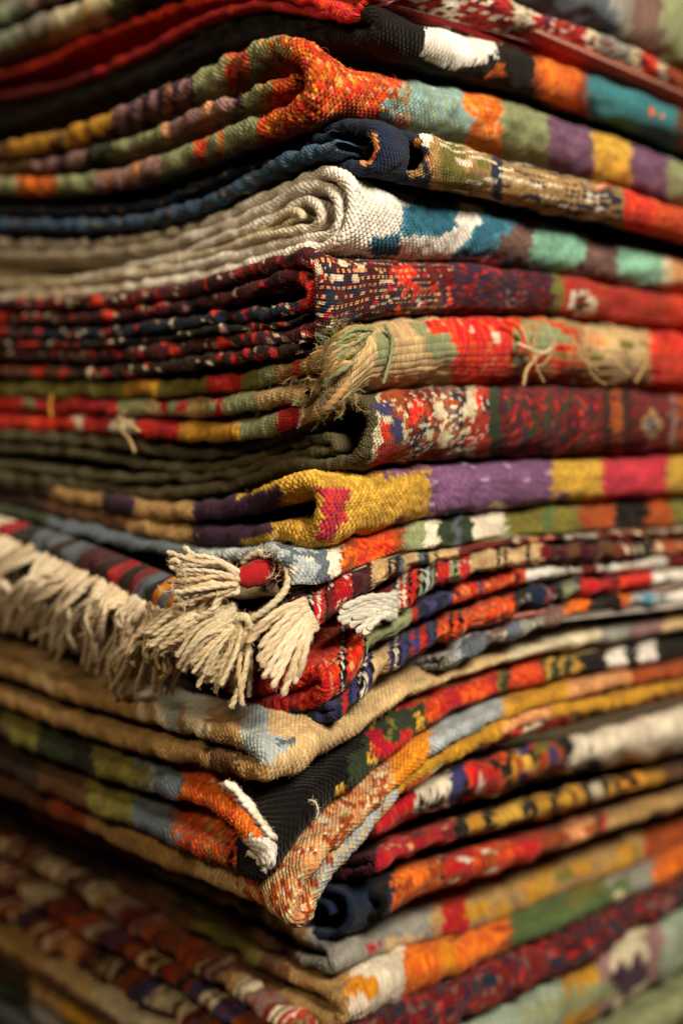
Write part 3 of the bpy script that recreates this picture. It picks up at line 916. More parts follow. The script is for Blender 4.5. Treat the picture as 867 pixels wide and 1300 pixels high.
r.sheet('outer_fold', [(-50, 720), (0, 728), (100, 758), (200, 790), (300, 790), (360, 772), (380, 766), (390, 778), (382, 794), (350, 800), (300, 806), (200, 806), (0, 745)], 20, outer=True, lump=1.9, bands=[(-999, 'maroon')])

# R12 second band
R12 = r = Rug('folded_rug', 'slim red and cream rug with black stripes and a short white tassel', 499,
        [(499, 752), (516, 738), (560, 722), (600, 713), (640, 701), (712, 694), (867, 688)],
        [(499, 800), (519, 782), (551, 763), (582, 750), (630, 732), (687, 727), (783, 719), (867, 714)], d=0.018, seed=14, mat='band', fine=1.25,
        face=[(-999, 'black'), (505, 'cream'), (508, 'red'), (511, 'cream'), (515, 'red'), (519, 'black'), (522, 'red'), (530, 'black'), (533, 'sage'), (537, 'black'), (541, 'greyblue'), (545, 'black'), (548, 'sage'), (551, 'black'), (554, 'red'), (571, 'sage'),
              (576, 'black'), (579, 'sage'), (583, 'red'), (597, 'beige'), (630, 'black'), (635, 'beige'), (639, 'black'), (644, 'beige'), (668, 'black'), (673, 'beige'), (686, 'dkred'), (697, 'maroon'), (720, 'brown'), (735, 'maroon'), (760, 'brown'), (780, 'dkred'), (800, 'black'), (830, 'rust')],
        speckle=[('cream', 0.1, 1, 1, 553, 600), ('ivory', 0.12, 2, 2, 690, 867)])
r.sheet('outer_fold', [(380, 784), (430, 778), (472, 766), (487, 768), (493, 775), (486, 782), (430, 792), (380, 798)], 13, outer=True, lump=1.9, bands=[(-999, 'dkred')])

# R13 red corner rug with white tubes
R13 = r = Rug('folded_rug', 'bright red rug with a sage green block, ending in white rolls at the right', 412,
        [(395, 846), (425, 828), (458, 808), (500, 788), (527, 773), (566, 756), (610, 737), (667, 722), (740, 714), (845, 705), (867, 704)],
        [(412, 902), (440, 870), (468, 842), (500, 823), (527, 809), (566, 791), (610, 776), (667, 751), (740, 739), (845, 729), (867, 728)], seed=15, mat='band', fine=1.25,
        face=[(-999, 'hotred'), (428, 'hotred'), (431, 'black'), (434, 'cream'), (436, 'black'), (441, 'hotred'), (461, 'black'), (465, 'sage'), (523, 'red'), (530, 'navy'), (568, 'indigo'), (575, 'redorange'), (606, 'indigo'), (612, 'redorange'), (668, 'white'),
              (718, 'grey'), (722, 'white'), (738, 'dkred'), (758, 'white'), (846, 'dkred')],
        speckle=[('peach', 0.16, 1, 1, 405, 462), ('indigo', 0.35, 3, 2, 530, 570), ('peach', 0.10, 1, 1, 576, 664), ('dkred', 0.14, 3, 2, 570, 664)])
r.sheet('outer_fold', [(200, 850), (260, 862), (310, 872), (360, 862), (392, 856), (404, 866), (402, 884), (388, 894), (350, 896), (310, 894), (250, 884), (200, 870)], 26, outer=True, lump=1.9,
        bands=[(-999, 'dkbrown'), (285, 'dkred'), (330, 'red'), (380, 'hotred')], s_fold=0.05)

# R15 navy / cream stripes
R15 = r = Rug('folded_rug', 'navy blue, cream and red striped rug just beneath the bright red corner', 428,
        [(420, 890), (440, 872), (468, 844), (500, 825), (527, 811), (566, 793), (610, 778), (652, 762), (735, 740), (830, 728), (867, 725)],
        [(430, 918), (452, 906), (475, 891), (500, 869), (530, 853), (566, 829), (610, 809), (652, 794), (735, 766), (830, 751), (867, 749)], seed=16, mat='band', fine=1.25,
        face=[(-999, 'navy'), (434, 'red'), (440, 'navy'), (446, 'indigo'), (452, 'black'), (455, 'cream'), (458, 'black'), (461, 'cream'), (464, 'indigo'), (469, 'black'), (473, 'beige'), (494, 'indigo'), (498, 'black'), (501, 'cream'), (505, 'black'), (508, 'indigo'),
              (514, 'navy'), (520, 'red'), (526, 'indigo'), (532, 'red'), (540, 'navy'), (545, 'indigo'), (550, 'navy'), (554, 'redorange'), (570, 'black'), (575, 'redorange'), (582, 'black'), (586, 'redorange'), (651, 'char'), (670, 'navy'), (690, 'dkred'), (702, 'char'), (714, 'sage'), (728, 'char'),
              (736, 'red'), (775, 'dkred'), (785, 'hotred'), (828, 'white')],
        speckle=[('peach', 0.10, 1, 1, 554, 650), ('indigo', 0.2, 3, 2, 500, 550), ('grey', 0.12, 2, 2, 652, 735)])
r.sheet('outer_fold', [(250, 890), (330, 902), (390, 900), (414, 898), (422, 904), (414, 912), (390, 912), (330, 914), (250, 904)], 12, outer=True, lump=1.9, bands=[(-999, 'navy'), (400, 'indigo')])

# R16 grey teal
r = Rug('folded_rug', 'thin grey rug with orange, black and pale blue blocks, above the long beige one', 575,
        [(575, 828), (610, 810), (652, 795), (735, 768), (800, 756), (867, 751)], [(575, 846), (610, 839), (652, 823), (690, 810), (735, 797), (800, 786), (867, 781)], d=0.041, seed=17, fine=0.7,
        face=[(-999, 'greyblue'), (585, 'slate'), (625, 'mauve'), (640, 'slate'), (665, 'grey'), (690, 'mauvebrown'), (715, 'orange'), (748, 'char'), (785, 'orange'), (801, 'greyblue'), (818, 'azure'), (830, 'greyblue'), (846, 'white')],
        speckle=[('brown', 0.2, 3, 2, 600, 720), ('ivory', 0.1, 2, 2, 575, 700)])
r.sheet('outer_fold', [(430, 850), (540, 838), (566, 834), (572, 838), (566, 842), (540, 848), (430, 862)], 9, outer=True, lump=1.9, bands=[(-999, 'grey')])

# R17 long beige kilim
r = Rug('folded_rug', 'sandy beige rug with a pale blue corner, under the cream fringe', 341,
        [(341, 962), (360, 940), (400, 918), (440, 906), (475, 892), (520, 864), (577, 847), (652, 824), (735, 798), (867, 783)],
        [(341, 1004), (370, 988), (400, 976), (440, 950), (470, 928), (500, 906), (546, 878), (632, 848), (722, 828), (867, 804)], d=-0.015, seed=18, mat='kilim',
        face=[(-999, 'beige'), (640, 'ivory'), (760, 'grey'), (800, 'mauve'), (840, 'beige')],
        patches=[([(308, 925), (345, 930), (372, 940), (366, 950), (350, 968), (338, 966), (322, 950)], 'greyblue'), ([(350, 936), (376, 938), (372, 946), (352, 948)], 'slate')])
r.sheet('outer_fold', [(-50, 834), (0, 848), (50, 867), (100, 885), (150, 899), (200, 913), (250, 926), (300, 940), (322, 952), (333, 968), (328, 982), (312, 977), (300, 973), (250, 963), (200, 951), (150, 939),
        (100, 922), (50, 905), (0, 888), (-50, 875)], 27, outer=True,
        bands=[(-999, 'tan'), (40, 'beige'), (70, 'tan'), (150, 'tan'), (175, 'cream'), (186, 'tan'), (196, 'cream'), (210, 'greyblue'), (226, 'tan'), (236, 'cream'), (262, 'tan'), (306, 'greyblue')],
        lower=[(-999, 'tan'), (262, 'brown'), (300, 'tan')], s_fold=0.03)
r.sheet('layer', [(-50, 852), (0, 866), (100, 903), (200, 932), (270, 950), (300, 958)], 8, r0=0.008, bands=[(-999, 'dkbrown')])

# R18 black kilim with orange tip
R18 = r = Rug('folded_rug', 'black rug with a bright orange and white stitched edge at its drooping corner', 345,
        [(330, 1010), (341, 1006), (370, 990), (400, 978), (440, 952), (470, 930), (500, 908), (546, 880), (632, 850), (722, 830), (867, 806)],
        [(345, 1114), (358, 1094), (380, 1074), (425, 1041), (470, 1004), (500, 976), (540, 940), (580, 912), (632, 893), (732, 863), (867, 843)], d=-0.015, seed=19, mat='coarse', speckle=[('redorange', 0.4, 1, 1, 236, 300), ('slate', 0.3, 2, 1, 170, 230), ('orange', 0.3, 2, 1, 262, 300)],
        face=[(-999, 'black'), (460, 'dkgreen'), (470, 'yellow'), (476, 'dkgreen'), (492, 'olive'), (498, 'dkgreen'), (505, 'red'), (520, 'rust'), (545, 'redorange'), (560, 'red'), (585, 'redorange'), (622, 'red'), (632, 'olive'), (640, 'dkgreen'), (648, 'redorange'), (688, 'dkgreen'),
              (694, 'yellow'), (700, 'dkgreen'), (710, 'yellow'), (716, 'dkgreen'), (726, 'yellow'), (734, 'black'), (770, 'white'), (795, 'black'), (808, 'white'), (832, 'black')],
        patches=[([(462, 930), (480, 925), (520, 960), (500, 985), (478, 960)], 'red'), ([(440, 960), (460, 950), (466, 990), (450, 1005)], 'dkgreen'), ([(426, 996), (440, 990), (440, 1020), (428, 1030)], 'yellow'),
                 ([(520, 900), (536, 890), (545, 920), (530, 935), (516, 925)], 'dkgreen'), ([(528, 905), (534, 902), (538, 925), (530, 930)], 'yellow'), ([(500, 905), (520, 896), (520, 925), (506, 930)], 'dkgreen'),
                 ([(255, 980), (292, 990), (318, 1016), (338, 1044), (334, 1062), (300, 1080), (262, 1024), (224, 1014), (232, 990)], 'orange'),
                 ([(258, 984), (284, 984), (288, 1000), (270, 998)], 'white'), ([(300, 1072), (318, 1060), (345, 1060), (356, 1082), (340, 1110), (326, 1098)], 'white'),
                 ([(286, 1076), (302, 1070), (330, 1096), (338, 1114), (300, 1112)], 'black'), ([(284, 986), (356, 980), (358, 1062), (344, 1052), (336, 1044), (314, 1016)], 'black')])
r.sheet('outer_fold', [(-50, 905), (0, 928), (50, 951), (100, 970), (150, 988), (200, 1002), (240, 1012), (275, 1028), (305, 1050), (328, 1074), (334, 1092), (320, 1104), (290, 1092), (250, 1076), (200, 1056), (130, 1030),
        (60, 1002), (0, 975), (-50, 950)], 27, outer=True, s_fold=0.03,
        bands=[(-999, 'plum'), (4, 'olive'), (50, 'dkgreen'), (90, 'char'), (120, 'olive'), (170, 'olive'), (188, 'grey'), (198, 'slate'), (232, 'redorange')],
        lower=[(-999, 'dkbrown'), (50, 'brown'), (110, 'olive'), (170, 'slate'), (214, 'brown'), (224, 'rust'), (262, 'tan'), (286, 'black')])

# R19 peach kilim, folded the other way
r = Rug('folded_rug', 'worn sand and peach rug whose folded tip hangs lowest in front', 374,
        [(374, 1128), (345, 1112), (300, 1108), (250, 1092), (200, 1072), (130, 1042), (60, 1012), (0, 984)],
        [(374, 1182), (360, 1176), (305, 1145), (250, 1124), (203, 1104), (130, 1072), (60, 1040), (0, 1012)], d=-0.012, seed=20, mirror=True, mat='kilim',
        face=[(-999, 'brown'), (60, 'rust'), (110, 'tan'), (250, 'beige'), (316, 'peach'), (336, 'beige'), (352, 'peach')], speckle=[('beige', 0.35, 1, 1, 355, 500), ('rust', 0.20, 2, 2, 300, 490), ('ivory', 0.12, 1, 1, 355, 500)])
r.sheet('outer_fold', [(920, 832), (867, 852), (780, 868), (720, 882), (640, 906), (600, 926), (545, 954), (510, 986), (480, 1016), (450, 1046), (420, 1076), (395, 1104), (382, 1136), (380, 1162), (388, 1166), (398, 1148),
        (412, 1120), (432, 1092), (460, 1062), (490, 1030), (515, 1002), (545, 978), (600, 946), (680, 912), (780, 892), (867, 872), (920, 862)], 21, outer=True, s_fold=0.02, shift=True,
        bands=[(-999, 'peach'), (398, 'peach'), (430, 'rust'), (446, 'peach'), (470, 'rust'), (492, 'amber'), (546, 'greyblue'), (636, 'gold'), (720, 'peach'), (800, 'rust')],
        lower=[(-999, 'peach'), (398, 'sage'), (402, 'greyblue'), (505, 'gold'), (640, 'peach'), (700, 'gold')])

# ---- set back, lower right
bk = dict(fine=0.55)
r = Rug('folded_rug', 'beige and red rug with green grey motifs, behind the peach tip on the right', 520,
        [(520, 985), (560, 962), (600, 944), (660, 922), (730, 894), (867, 872)], [(520, 1010), (560, 992), (621, 966), (727, 941), (803, 921), (867, 901)], d=0.030, seed=21,
        face=[(-999, 'rust'), (545, 'beige'), (620, 'dkbrown'), (628, 'red'), (662, 'ivory'), (686, 'rust'), (690, 'red'), (726, 'olive'), (775, 'rust'), (800, 'peach'), (810, 'rust')], speckle=[('sage', 0.4, 6, 4, 552, 618), ('ivory', 0.2, 4, 3, 640, 700)], **bk)
r.sheet('outer_fold', [(300, 1000), (440, 1000), (500, 994), (514, 996), (500, 1004), (440, 1010), (300, 1016)], 14, outer=True, bands=[(-999, 'rust')])

r = Rug('folded_rug', 'red rug with black and cream hooked motifs and a long cream end', 478,
        [(478, 1024), (520, 1008), (560, 994), (621, 968), (727, 943), (803, 923), (867, 903)], [(478, 1078), (531, 1067), (596, 1044), (657, 1027), (712, 1007), (783, 991), (867, 976)], d=0.026, seed=22,
        face=[(-999, 'red'), (524, 'cream'), (570, 'indigo'), (590, 'hotred'), (600, 'red'), (634, 'redorange'), (640, 'char'), (650, 'gold'), (656, 'indigo'), (672, 'red'), (680, 'olive'), (700, 'indigo'), (708, 'char'), (722, 'cream')],
        patches=[([(530, 1010), (538, 1006), (540, 1050), (532, 1052)], 'black'), ([(544, 1020), (566, 1014), (566, 1022), (546, 1030)], 'black'), ([(548, 1036), (566, 1030), (566, 1046), (548, 1050)], 'black'),
                 ([(604, 1000), (614, 1000), (612, 1014), (630, 1006), (632, 1016), (606, 1028)], 'cream'), ([(662, 954), (682, 954), (680, 980), (664, 976)], 'yellow'),
                 ([(726, 976), (764, 962), (766, 974), (740, 984), (764, 984), (760, 996), (728, 994)], 'char')], speckle=[('black', 0.15, 3, 3, 570, 720), ('rust', 0.2, 3, 2, 600, 720)], **bk)
r.sheet('outer_fold', [(250, 1060), (400, 1050), (458, 1042), (472, 1050), (458, 1060), (400, 1066), (250, 1080)], 17, outer=True, bands=[(-999, 'dkred')])

r = Rug('folded_rug', 'black and gold patterned rug with a red striped end', 478,
        [(478, 1082), (531, 1070), (596, 1047), (657, 1030), (712, 1010), (783, 994), (867, 979)], [(478, 1116), (546, 1102), (601, 1087), (672, 1067), (753, 1047), (867, 1007)], d=0.028, seed=23, mat='ribs',
        face=[(-999, 'red'), (580, 'black'), (594, 'gold'), (612, 'black'), (628, 'yellow'), (662, 'black'), (672, 'gold'), (700, 'black'), (712, 'gold'), (736, 'black'), (752, 'ivory'), (766, 'black'), (772, 'gold'), (785, 'black'), (792, 'amber'), (815, 'gold'), (842, 'brown')],
        speckle=[('black', 0.25, 5, 2, 580, 840), ('gold', 0.12, 4, 2, 590, 830), ('peach', 0.1, 2, 1, 480, 580), ('dkred', 0.3, 6, 1, 478, 580)], **bk)
r.sheet('outer_fold', [(250, 1110), (400, 1102), (462, 1092), (472, 1098), (462, 1106), (400, 1114), (250, 1124)], 12, outer=True, bands=[(-999, 'maroon')])

r = Rug('folded_rug', 'peach and red rug with a navy rolled end in the dark hollow', 492,
        [(492, 1120), (546, 1105), (601, 1090), (672, 1070), (753, 1050), (867, 1010)], [(492, 1180), (566, 1158), (647, 1128), (712, 1103), (783, 1072), (867, 1047)], d=0.038, seed=24,
        face=[(-999, 'navy'), (500, 'orange'), (556, 'peach'), (562, 'navy'), (568, 'red'), (600, 'redorange'), (650, 'red'), (690, 'brown'), (714, 'peach'), (752, 'brown'), (762, 'red'), (768, 'tan')],
        speckle=[('cream', 0.14, 4, 3, 568, 700), ('rust', 0.25, 5, 2, 500, 760)], **bk)
r.sheet('outer_fold', [(250, 1150), (400, 1146), (468, 1136), (484, 1146), (472, 1162), (400, 1170), (250, 1180)], 17, outer=True, bands=[(-999, 'black')])
r.sheet('rolled_edge', [(400, 1130), (440, 1122), (462, 1130), (468, 1150), (458, 1172), (436, 1180), (414, 1172), (406, 1152), (420, 1138), (440, 1142), (446, 1156)], 11, r0=-0.012, r1=0.006, fit=False,
        bands=[(-999, 'navy')])

r = Rug('folded_rug', 'gold and beige rug with a worn grey corner, low in the pile', 430,
        [(430, 1196), (480, 1186), (566, 1160), (647, 1130), (712, 1105), (783, 1074), (867, 1049)], [(430, 1246), (531, 1213), (652, 1178), (732, 1143), (833, 1103), (867, 1087)], d=0.042, seed=25,
        face=[(-999, 'grey'), (545, 'tan'), (562, 'red'), (592, 'tan'), (680, 'mustard'), (700, 'tan'), (815, 'rust')], patches=[([(480, 1196), (520, 1184), (545, 1200), (500, 1216)], 'beige'), ([(466, 1200), (486, 1194), (484, 1206), (470, 1210)], 'red')],
        speckle=[('olive', 0.12, 8, 3, 600, 867), ('gold', 0.2, 6, 3, 590, 810)], **bk)
r.sheet('outer_fold', [(-50, 990), (0, 1012), (50, 1036), (150, 1082), (250, 1126), (330, 1164), (390, 1192), (414, 1204), (420, 1222), (404, 1226), (350, 1204), (260, 1156), (180, 1120), (80, 1066), (0, 1030), (-50, 1006)], 22, outer=True,
        bands=[(-999, 'dkbrown'), (40, 'rust'), (100, 'brown'), (190, 'olive'), (280, 'tan'), (305, 'brown'), (330, 'tan'), (345, 'brown'), (370, 'tan'), (388, 'grey')],
        lower=[(-999, 'dkbrown'), (190, 'olive'), (285, 'brown'), (380, 'grey')])

r = Rug('folded_rug', 'orange and moss green rug with a cream patch at its corner', 444,
        [(444, 1246), (531, 1216), (652, 1181), (732, 1146), (833, 1106), (867, 1090)], [(444, 1318), (495, 1301), (556, 1269), (652, 1223), (758, 1178), (867, 1128)], d=0.034, seed=26,
        face=[(-999, 'cream'), (512, 'orange'), (560, 'amber'), (580, 'orange'), (648, 'green'), (720, 'olive'), (768, 'grey'), (830, 'orange')],
        patches=[([(644, 1180), (690, 1168), (800, 1110), (800, 1140), (690, 1186), (648, 1206)], 'green'), ([(690, 1190), (800, 1140), (820, 1150), (700, 1210)], 'grey'), ([(776, 1132), (800, 1128), (800, 1150), (778, 1154)], 'ivory'), ([(440, 1240), (480, 1240), (480, 1262), (440, 1270)], 'amber')],
        speckle=[('rust', 0.2, 8, 2, 512, 650)], **bk)
r.sheet('outer_fold', [(-50, 1020), (0, 1044), (100, 1094), (200, 1150), (300, 1206), (380, 1248), (420, 1266), (434, 1280), (424, 1296), (396, 1290), (300, 1236), (200, 1180), (100, 1122), (0, 1066), (-50, 1040)], 24, outer=True,
        bands=[(-999, 'dkbrown'), (150, 'brown'), (250, 'olive'), (330, 'brown'), (370, 'tan')], lower=[(-999, 'dkbrown'), (200, 'brown'), (360, 'tan')])

# striped red rug bottom left
r = Rug('folded_rug', 'crimson rug with fine cream and navy stripes folded in three rolls, bottom left', 432,
        [(432, 1335), (495, 1304), (556, 1272), (652, 1226), (758, 1181), (867, 1131)], [(432, 1420), (556, 1340), (652, 1294), (732, 1254), (803, 1208), (867, 1168)], d=0.022, seed=27, mat='band',
        face=[(-999, 'maroon'), (520, 'dkred'), (700, 'maroon')], speckle=[('dkred', 0.3, 4, 2, 430, 867), ('red', 0.12, 3, 2, 430, 867), ('mauvebrown', 0.06, 3, 2, 440, 867), ('navy', 0.14, 3, 3, 430, 867)], **bk)
g = random.Random(5)


def stripes(x0, x1):
    out = [(-999, 'dkred')]
    x = x0
    base = 'dkred'
    left = 0
    while x < x1:
        if left <= 0:
            base = g.choice(['dkred', 'red', 'dkred', 'maroon', 'tan', 'rust', 'rust', 'ivory', 'mauvebrown', 'red', 'indigo', 'mauve', 'peach'])
            left = g.uniform(6, 22)
        out.append((x, g.choice(['black', 'maroon', 'dkred', 'ivory', 'brown', 'rust']) if g.random() < 0.4 else base))
        step_ = g.uniform(1.8, 4)
        x += step_
        left -= step_
    return out


r.sheet('outer_fold', [(-50, 1052), (0, 1078), (51, 1104), (101, 1134), (152, 1165), (203, 1200), (254, 1231), (305, 1265), (355, 1298), (400, 1330), (418, 1352), (414, 1380), (390, 1388), (340, 1366), (284, 1330), (228, 1300),
        (203, 1281), (152, 1250), (101, 1222), (51, 1194), (0, 1158), (-50, 1122)], 23, outer=True, edge_x=True, bands=stripes(-60, 430), lower=stripes(-60, 430), lump=2.0)
r.sheet('inner_fold', [(-50, 1086), (0, 1116), (51, 1148), (101, 1180), (152, 1206), (203, 1236), (254, 1270), (284, 1294), (340, 1336), (380, 1354)], 22, edge_x=True, bands=stripes(-60, 430))

# sand coloured rug
r = Rug('folded_rug', 'plain sand coloured rug in the bottom left corner, under the crimson rolls', 436,
        [(436, 1424), (556, 1344), (652, 1298), (732, 1258), (803, 1212), (867, 1172)], [(436, 1500), (556, 1440), (652, 1390), (760, 1330), (867, 1270)], d=0.022, seed=28,
        face=[(-999, 'pale'), (600, 'pale'), (690, 'pale'), (712, 'gold'), (760, 'mauve'), (775, 'ivory'), (820, 'mauve'), (840, 'pale')],
        patches=[([(650, 1290), (760, 1240), (790, 1260), (700, 1300)], 'sage'), ([(770, 1240), (812, 1210), (825, 1235), (790, 1270), (778, 1262)], 'plum'), ([(798, 1300), (830, 1252), (850, 1262), (820, 1310)], 'plum')], **bk)
r.sheet('outer_fold', [(-50, 1164), (0, 1196), (76, 1246), (152, 1292), (228, 1334), (320, 1390), (396, 1428), (418, 1446), (410, 1466), (380, 1462), (300, 1416), (200, 1360), (152, 1330), (76, 1284), (0, 1232), (-50, 1200)], 26, outer=True,
        bands=[(-999, 'tan'), (60, 'beige'), (120, 'ivory')], lower=[(-999, 'dkbrown'), (40, 'tan'), (80, 'gold')])
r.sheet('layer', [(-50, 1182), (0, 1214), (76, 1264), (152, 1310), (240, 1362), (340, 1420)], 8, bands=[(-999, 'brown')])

r = Rug('folded_rug', 'grey green rug at the very bottom left of the pile', 440,
        [(440, 1504), (556, 1444), (652, 1394), (760, 1334), (867, 1274)], [(440, 1580), (556, 1520), (652, 1470), (760, 1400), (867, 1330)], d=0.022, seed=29,
        face=[(-999, 'pale'), (700, 'sage')], **bk)
r.sheet('outer_fold', [(-50, 1225), (0, 1256), (76, 1310), (152, 1360), (228, 1402), (320, 1460), (400, 1506), (422, 1520), (412, 1540), (380, 1530), (300, 1490), (200, 1430), (76, 1344), (0, 1290), (-50, 1260)], 26, outer=True,
        bands=[(-999, 'dkgreen'), (40, 'grey'), (80, 'slate')], lower=[(-999, 'slate')])

# ------------------------------------------------------------------ fringes, tassels, loose yarn
rng = random.Random(11)


def on_left(rug, x, y, off):
    Cc = rug.C - rug.E * off
    k, z = on_plane(x, y, Cc, rug.P)
    q = Cc + rug.P * k
    return np.array([q[0], q[1], z])


def mixc(a, b, k):
    return lin(a) * (1 - k) + lin(b) * k


# the striped end band of the grey rug, folding down over the left side
UPX = [(-70, 640), (0, 655), (30, 662), (80, 678), (120, 692), (160, 707), (190, 719), (225, 734), (262, 746)]
LOX = [(-90, 655), (-20, 680), (12, 690), (56, 710), (92, 727), (130, 745), (160, 760), (190, 775), (222, 790)]
FB = [(0, 'cream'), (.21, 'red'), (.27, 'char'), (.33, 'slate'), (.41, 'dkbrown'), (.45, 'slate'), (.52, 'maroon'), (.60, 'dkbrown'), (.655, mixc('red', 'dkred', 0.2)), (.72, 'char'), (.755, 'dkred'), (.80, 'slate'), (.845, 'char'),
      (.875, 'amber'), (.915, 'slate'), (.945, 'amber'), (.975, 'cream')]
nu, nv = 420, 14
fu = np.linspace(0, 1, nu)
up = np.array([on_left(R10, x, y, 0.004) for x, y in UPX])
lo = np.array([on_left(R10, x, y, 0.013) for x, y in LOX])
tt = np.linspace(0, 1, len(UPX))
U3 = np.stack([np.interp(fu, tt, up[:, k]) for k in range(3)], 1)
L3 = np.stack([np.interp(fu, tt, lo[:, k]) for k in range(3)], 1)
v = np.linspace(0, 1, nv)
f2 = Field(77, 0.02)
out3 = np.array([-R10.E[0], -R10.E[1], 0.35])
front = U3[:, None] * (1 - v)[None, :, None] + L3[:, None] * v[None, :, None]
arcb = fu[:, None] * 0.3
front = front + out3 * (0.004 * np.sin(v * math.pi) + 0.0012 * f2(arcb, v[None, :] * 0.02) + 0.00035 * np.sin(arcb / 0.0016 * 2 * math.pi))[..., None]
back = front - out3 * 0.003
G = np.concatenate([front, back[:, ::-1]], 1)
xs = np.array([b[0] for b in FB])
cs = np.array([lin(b[1]) for b in FB])
cc = cs[np.clip(np.searchsorted(xs, fu + 0.004 * np.sin(fu * 900)) - 1, 0, len(xs) - 1)]
cc = np.broadcast_to(cc[:, None], G.shape)
uvb = np.stack(np.broadcast_arrays(np.linspace(0, 0.04, nv * 2)[None, :], arcb), -1)
mesh_object('striped_band', G.reshape(-1, 3) - np.array(R10.e.location), grid_quads(nu, nv * 2), MATS['ribs'][0], R10.e, cc.reshape(-1, 3), uvb.reshape(-1, 2))

YC = ['cream', 'ivory', 'ivory', 'beige']


for i in range(150):
    f = min(1, max(0, i / 149 + rng.uniform(-0.006, 0.006)))
    if i == 0 or rng.random() < 0.20:      # the strands hang in uneven clumps
        gx, gy, gl, gd = rng.uniform(-34, 20), rng.uniform(-12, 12), rng.uniform(-26, 18), rng.uniform(-0.003, 0.004)
        gc, gf = rng.random(), f
    x0 = np.interp(f, tt, [p[0] for p in LOX])
    y0 = np.interp(f, tt, [p[1] for p in LOX])
    pinch = (gf + 0.012 - f) * 260
    lean = -52 + 28 * f
    drop = 71 + 20 * f + gl + rng.uniform(-8, 8)
    j = lambda a: rng.uniform(-a, a)
    o1 = rng.uniform(0.013, 0.018)
    pts = [on_left(R10, x0 + 5 + j(3), y0 - 6 + j(3), 0.0130), on_left(R10, x0 + lean * 0.3 + j(2) + gx * 0.2 + pinch * 0.3, y0 + 10 + j(3), o1 + 0.004), on_left(R10, x0 + lean * 0.65 + j(6) + gx * 0.6 + pinch * 0.6, y0 + drop * 0.36 + j(7) + gy, o1 + 0.007 + gd),
           on_left(R10, x0 + lean * 0.9 + j(10) + gx, y0 + drop * 0.70 + j(7) + gy, o1 + 0.005 + gd), on_left(R10, x0 + lean + j(15) + gx * 1.2, y0 + drop + j(13) + gy, o1 + gd + j(0.003))]
    strand('fringe_strand', R10.e, pts, rng.uniform(0.0008, 0.0013), mixc('cream', 'beige', rng.random() * 0.6 + 0.2 * gc), seed=i)
# a second, shorter row of strands below, in the shade of the first
for i in range(60):
    f = i / 59
    x0 = np.interp(f, tt, [p[0] for p in LOX]) + 10
    y0 = np.interp(f, tt, [p[1] for p in LOX]) + 34
    lean = -34 + 20 * f
    j = lambda a: rng.uniform(-a, a)
    pts = [on_left(R10, x0, y0, 0.006), on_left(R10, x0 + lean * 0.5 + j(7), y0 + 26 + j(5), 0.012), on_left(R10, x0 + lean + j(10), y0 + 62 + j(10), 0.010)]
    strand('fringe_strand', R10.e, pts, rng.uniform(0.0009, 0.0012), mixc('ivory', 'tan', rng.random() * 0.6), seed=500 + i)

# tassel wrapped in red wool
core = strand('red_wrapping', R10.e, [at(368, 716, 0.524), at(345, 723, 0.514), at(320, 730, 0.508), at(300, 737, 0.505)], 0.0046, mixc('red', 'dkred', 0.4), twist=0, lobes=0, taper=0.95, sides=22, seed=3)
ends = [(217, 707), (221, 719), (219, 752), (227, 771), (245, 790), (234, 747), (219, 699), (225, 703), (213, 716), (212, 724), (216, 733), (214, 742), (220, 748), (224, 757), (228, 764), (232, 772), (240, 777), (236, 768), (226, 738), (222, 727), (231, 712), (243, 785), (249, 793), (238, 748),
        (246, 770), (252, 780), (230, 722), (256, 768)]
for i, (x, y) in enumerate(ends):
    k = (i * 0.618) % 1
    yr = np.interp(y, [697, 795], [727, 750]) + rng.uniform(-2, 2)
    a = at(303 + rng.uniform(-2, 3), yr, 0.505 + 0.004 * (k - 0.6))
    m1 = at(280 + rng.uniform(-2, 2), yr * 0.62 + y * 0.38 - 3 + rng.uniform(-5, 5), 0.499 + 0.008 * k)
    m2 = at(0.45 * 300 + 0.55 * x, yr * 0.35 + y * 0.65 - 4 + rng.uniform(-7, 7), 0.497 + 0.012 * k)
    strand('tassel_strand', R10.e, [a, m1, m2, at(x + rng.uniform(-10, 18), y + rng.uniform(-10, 10), 0.500 + 0.014 * k)], rng.uniform(0.0008, 0.0012), mixc('cream', 'beige', 0.15 + 0.6 * rng.random()), seed=700 + i, flare=0.25)
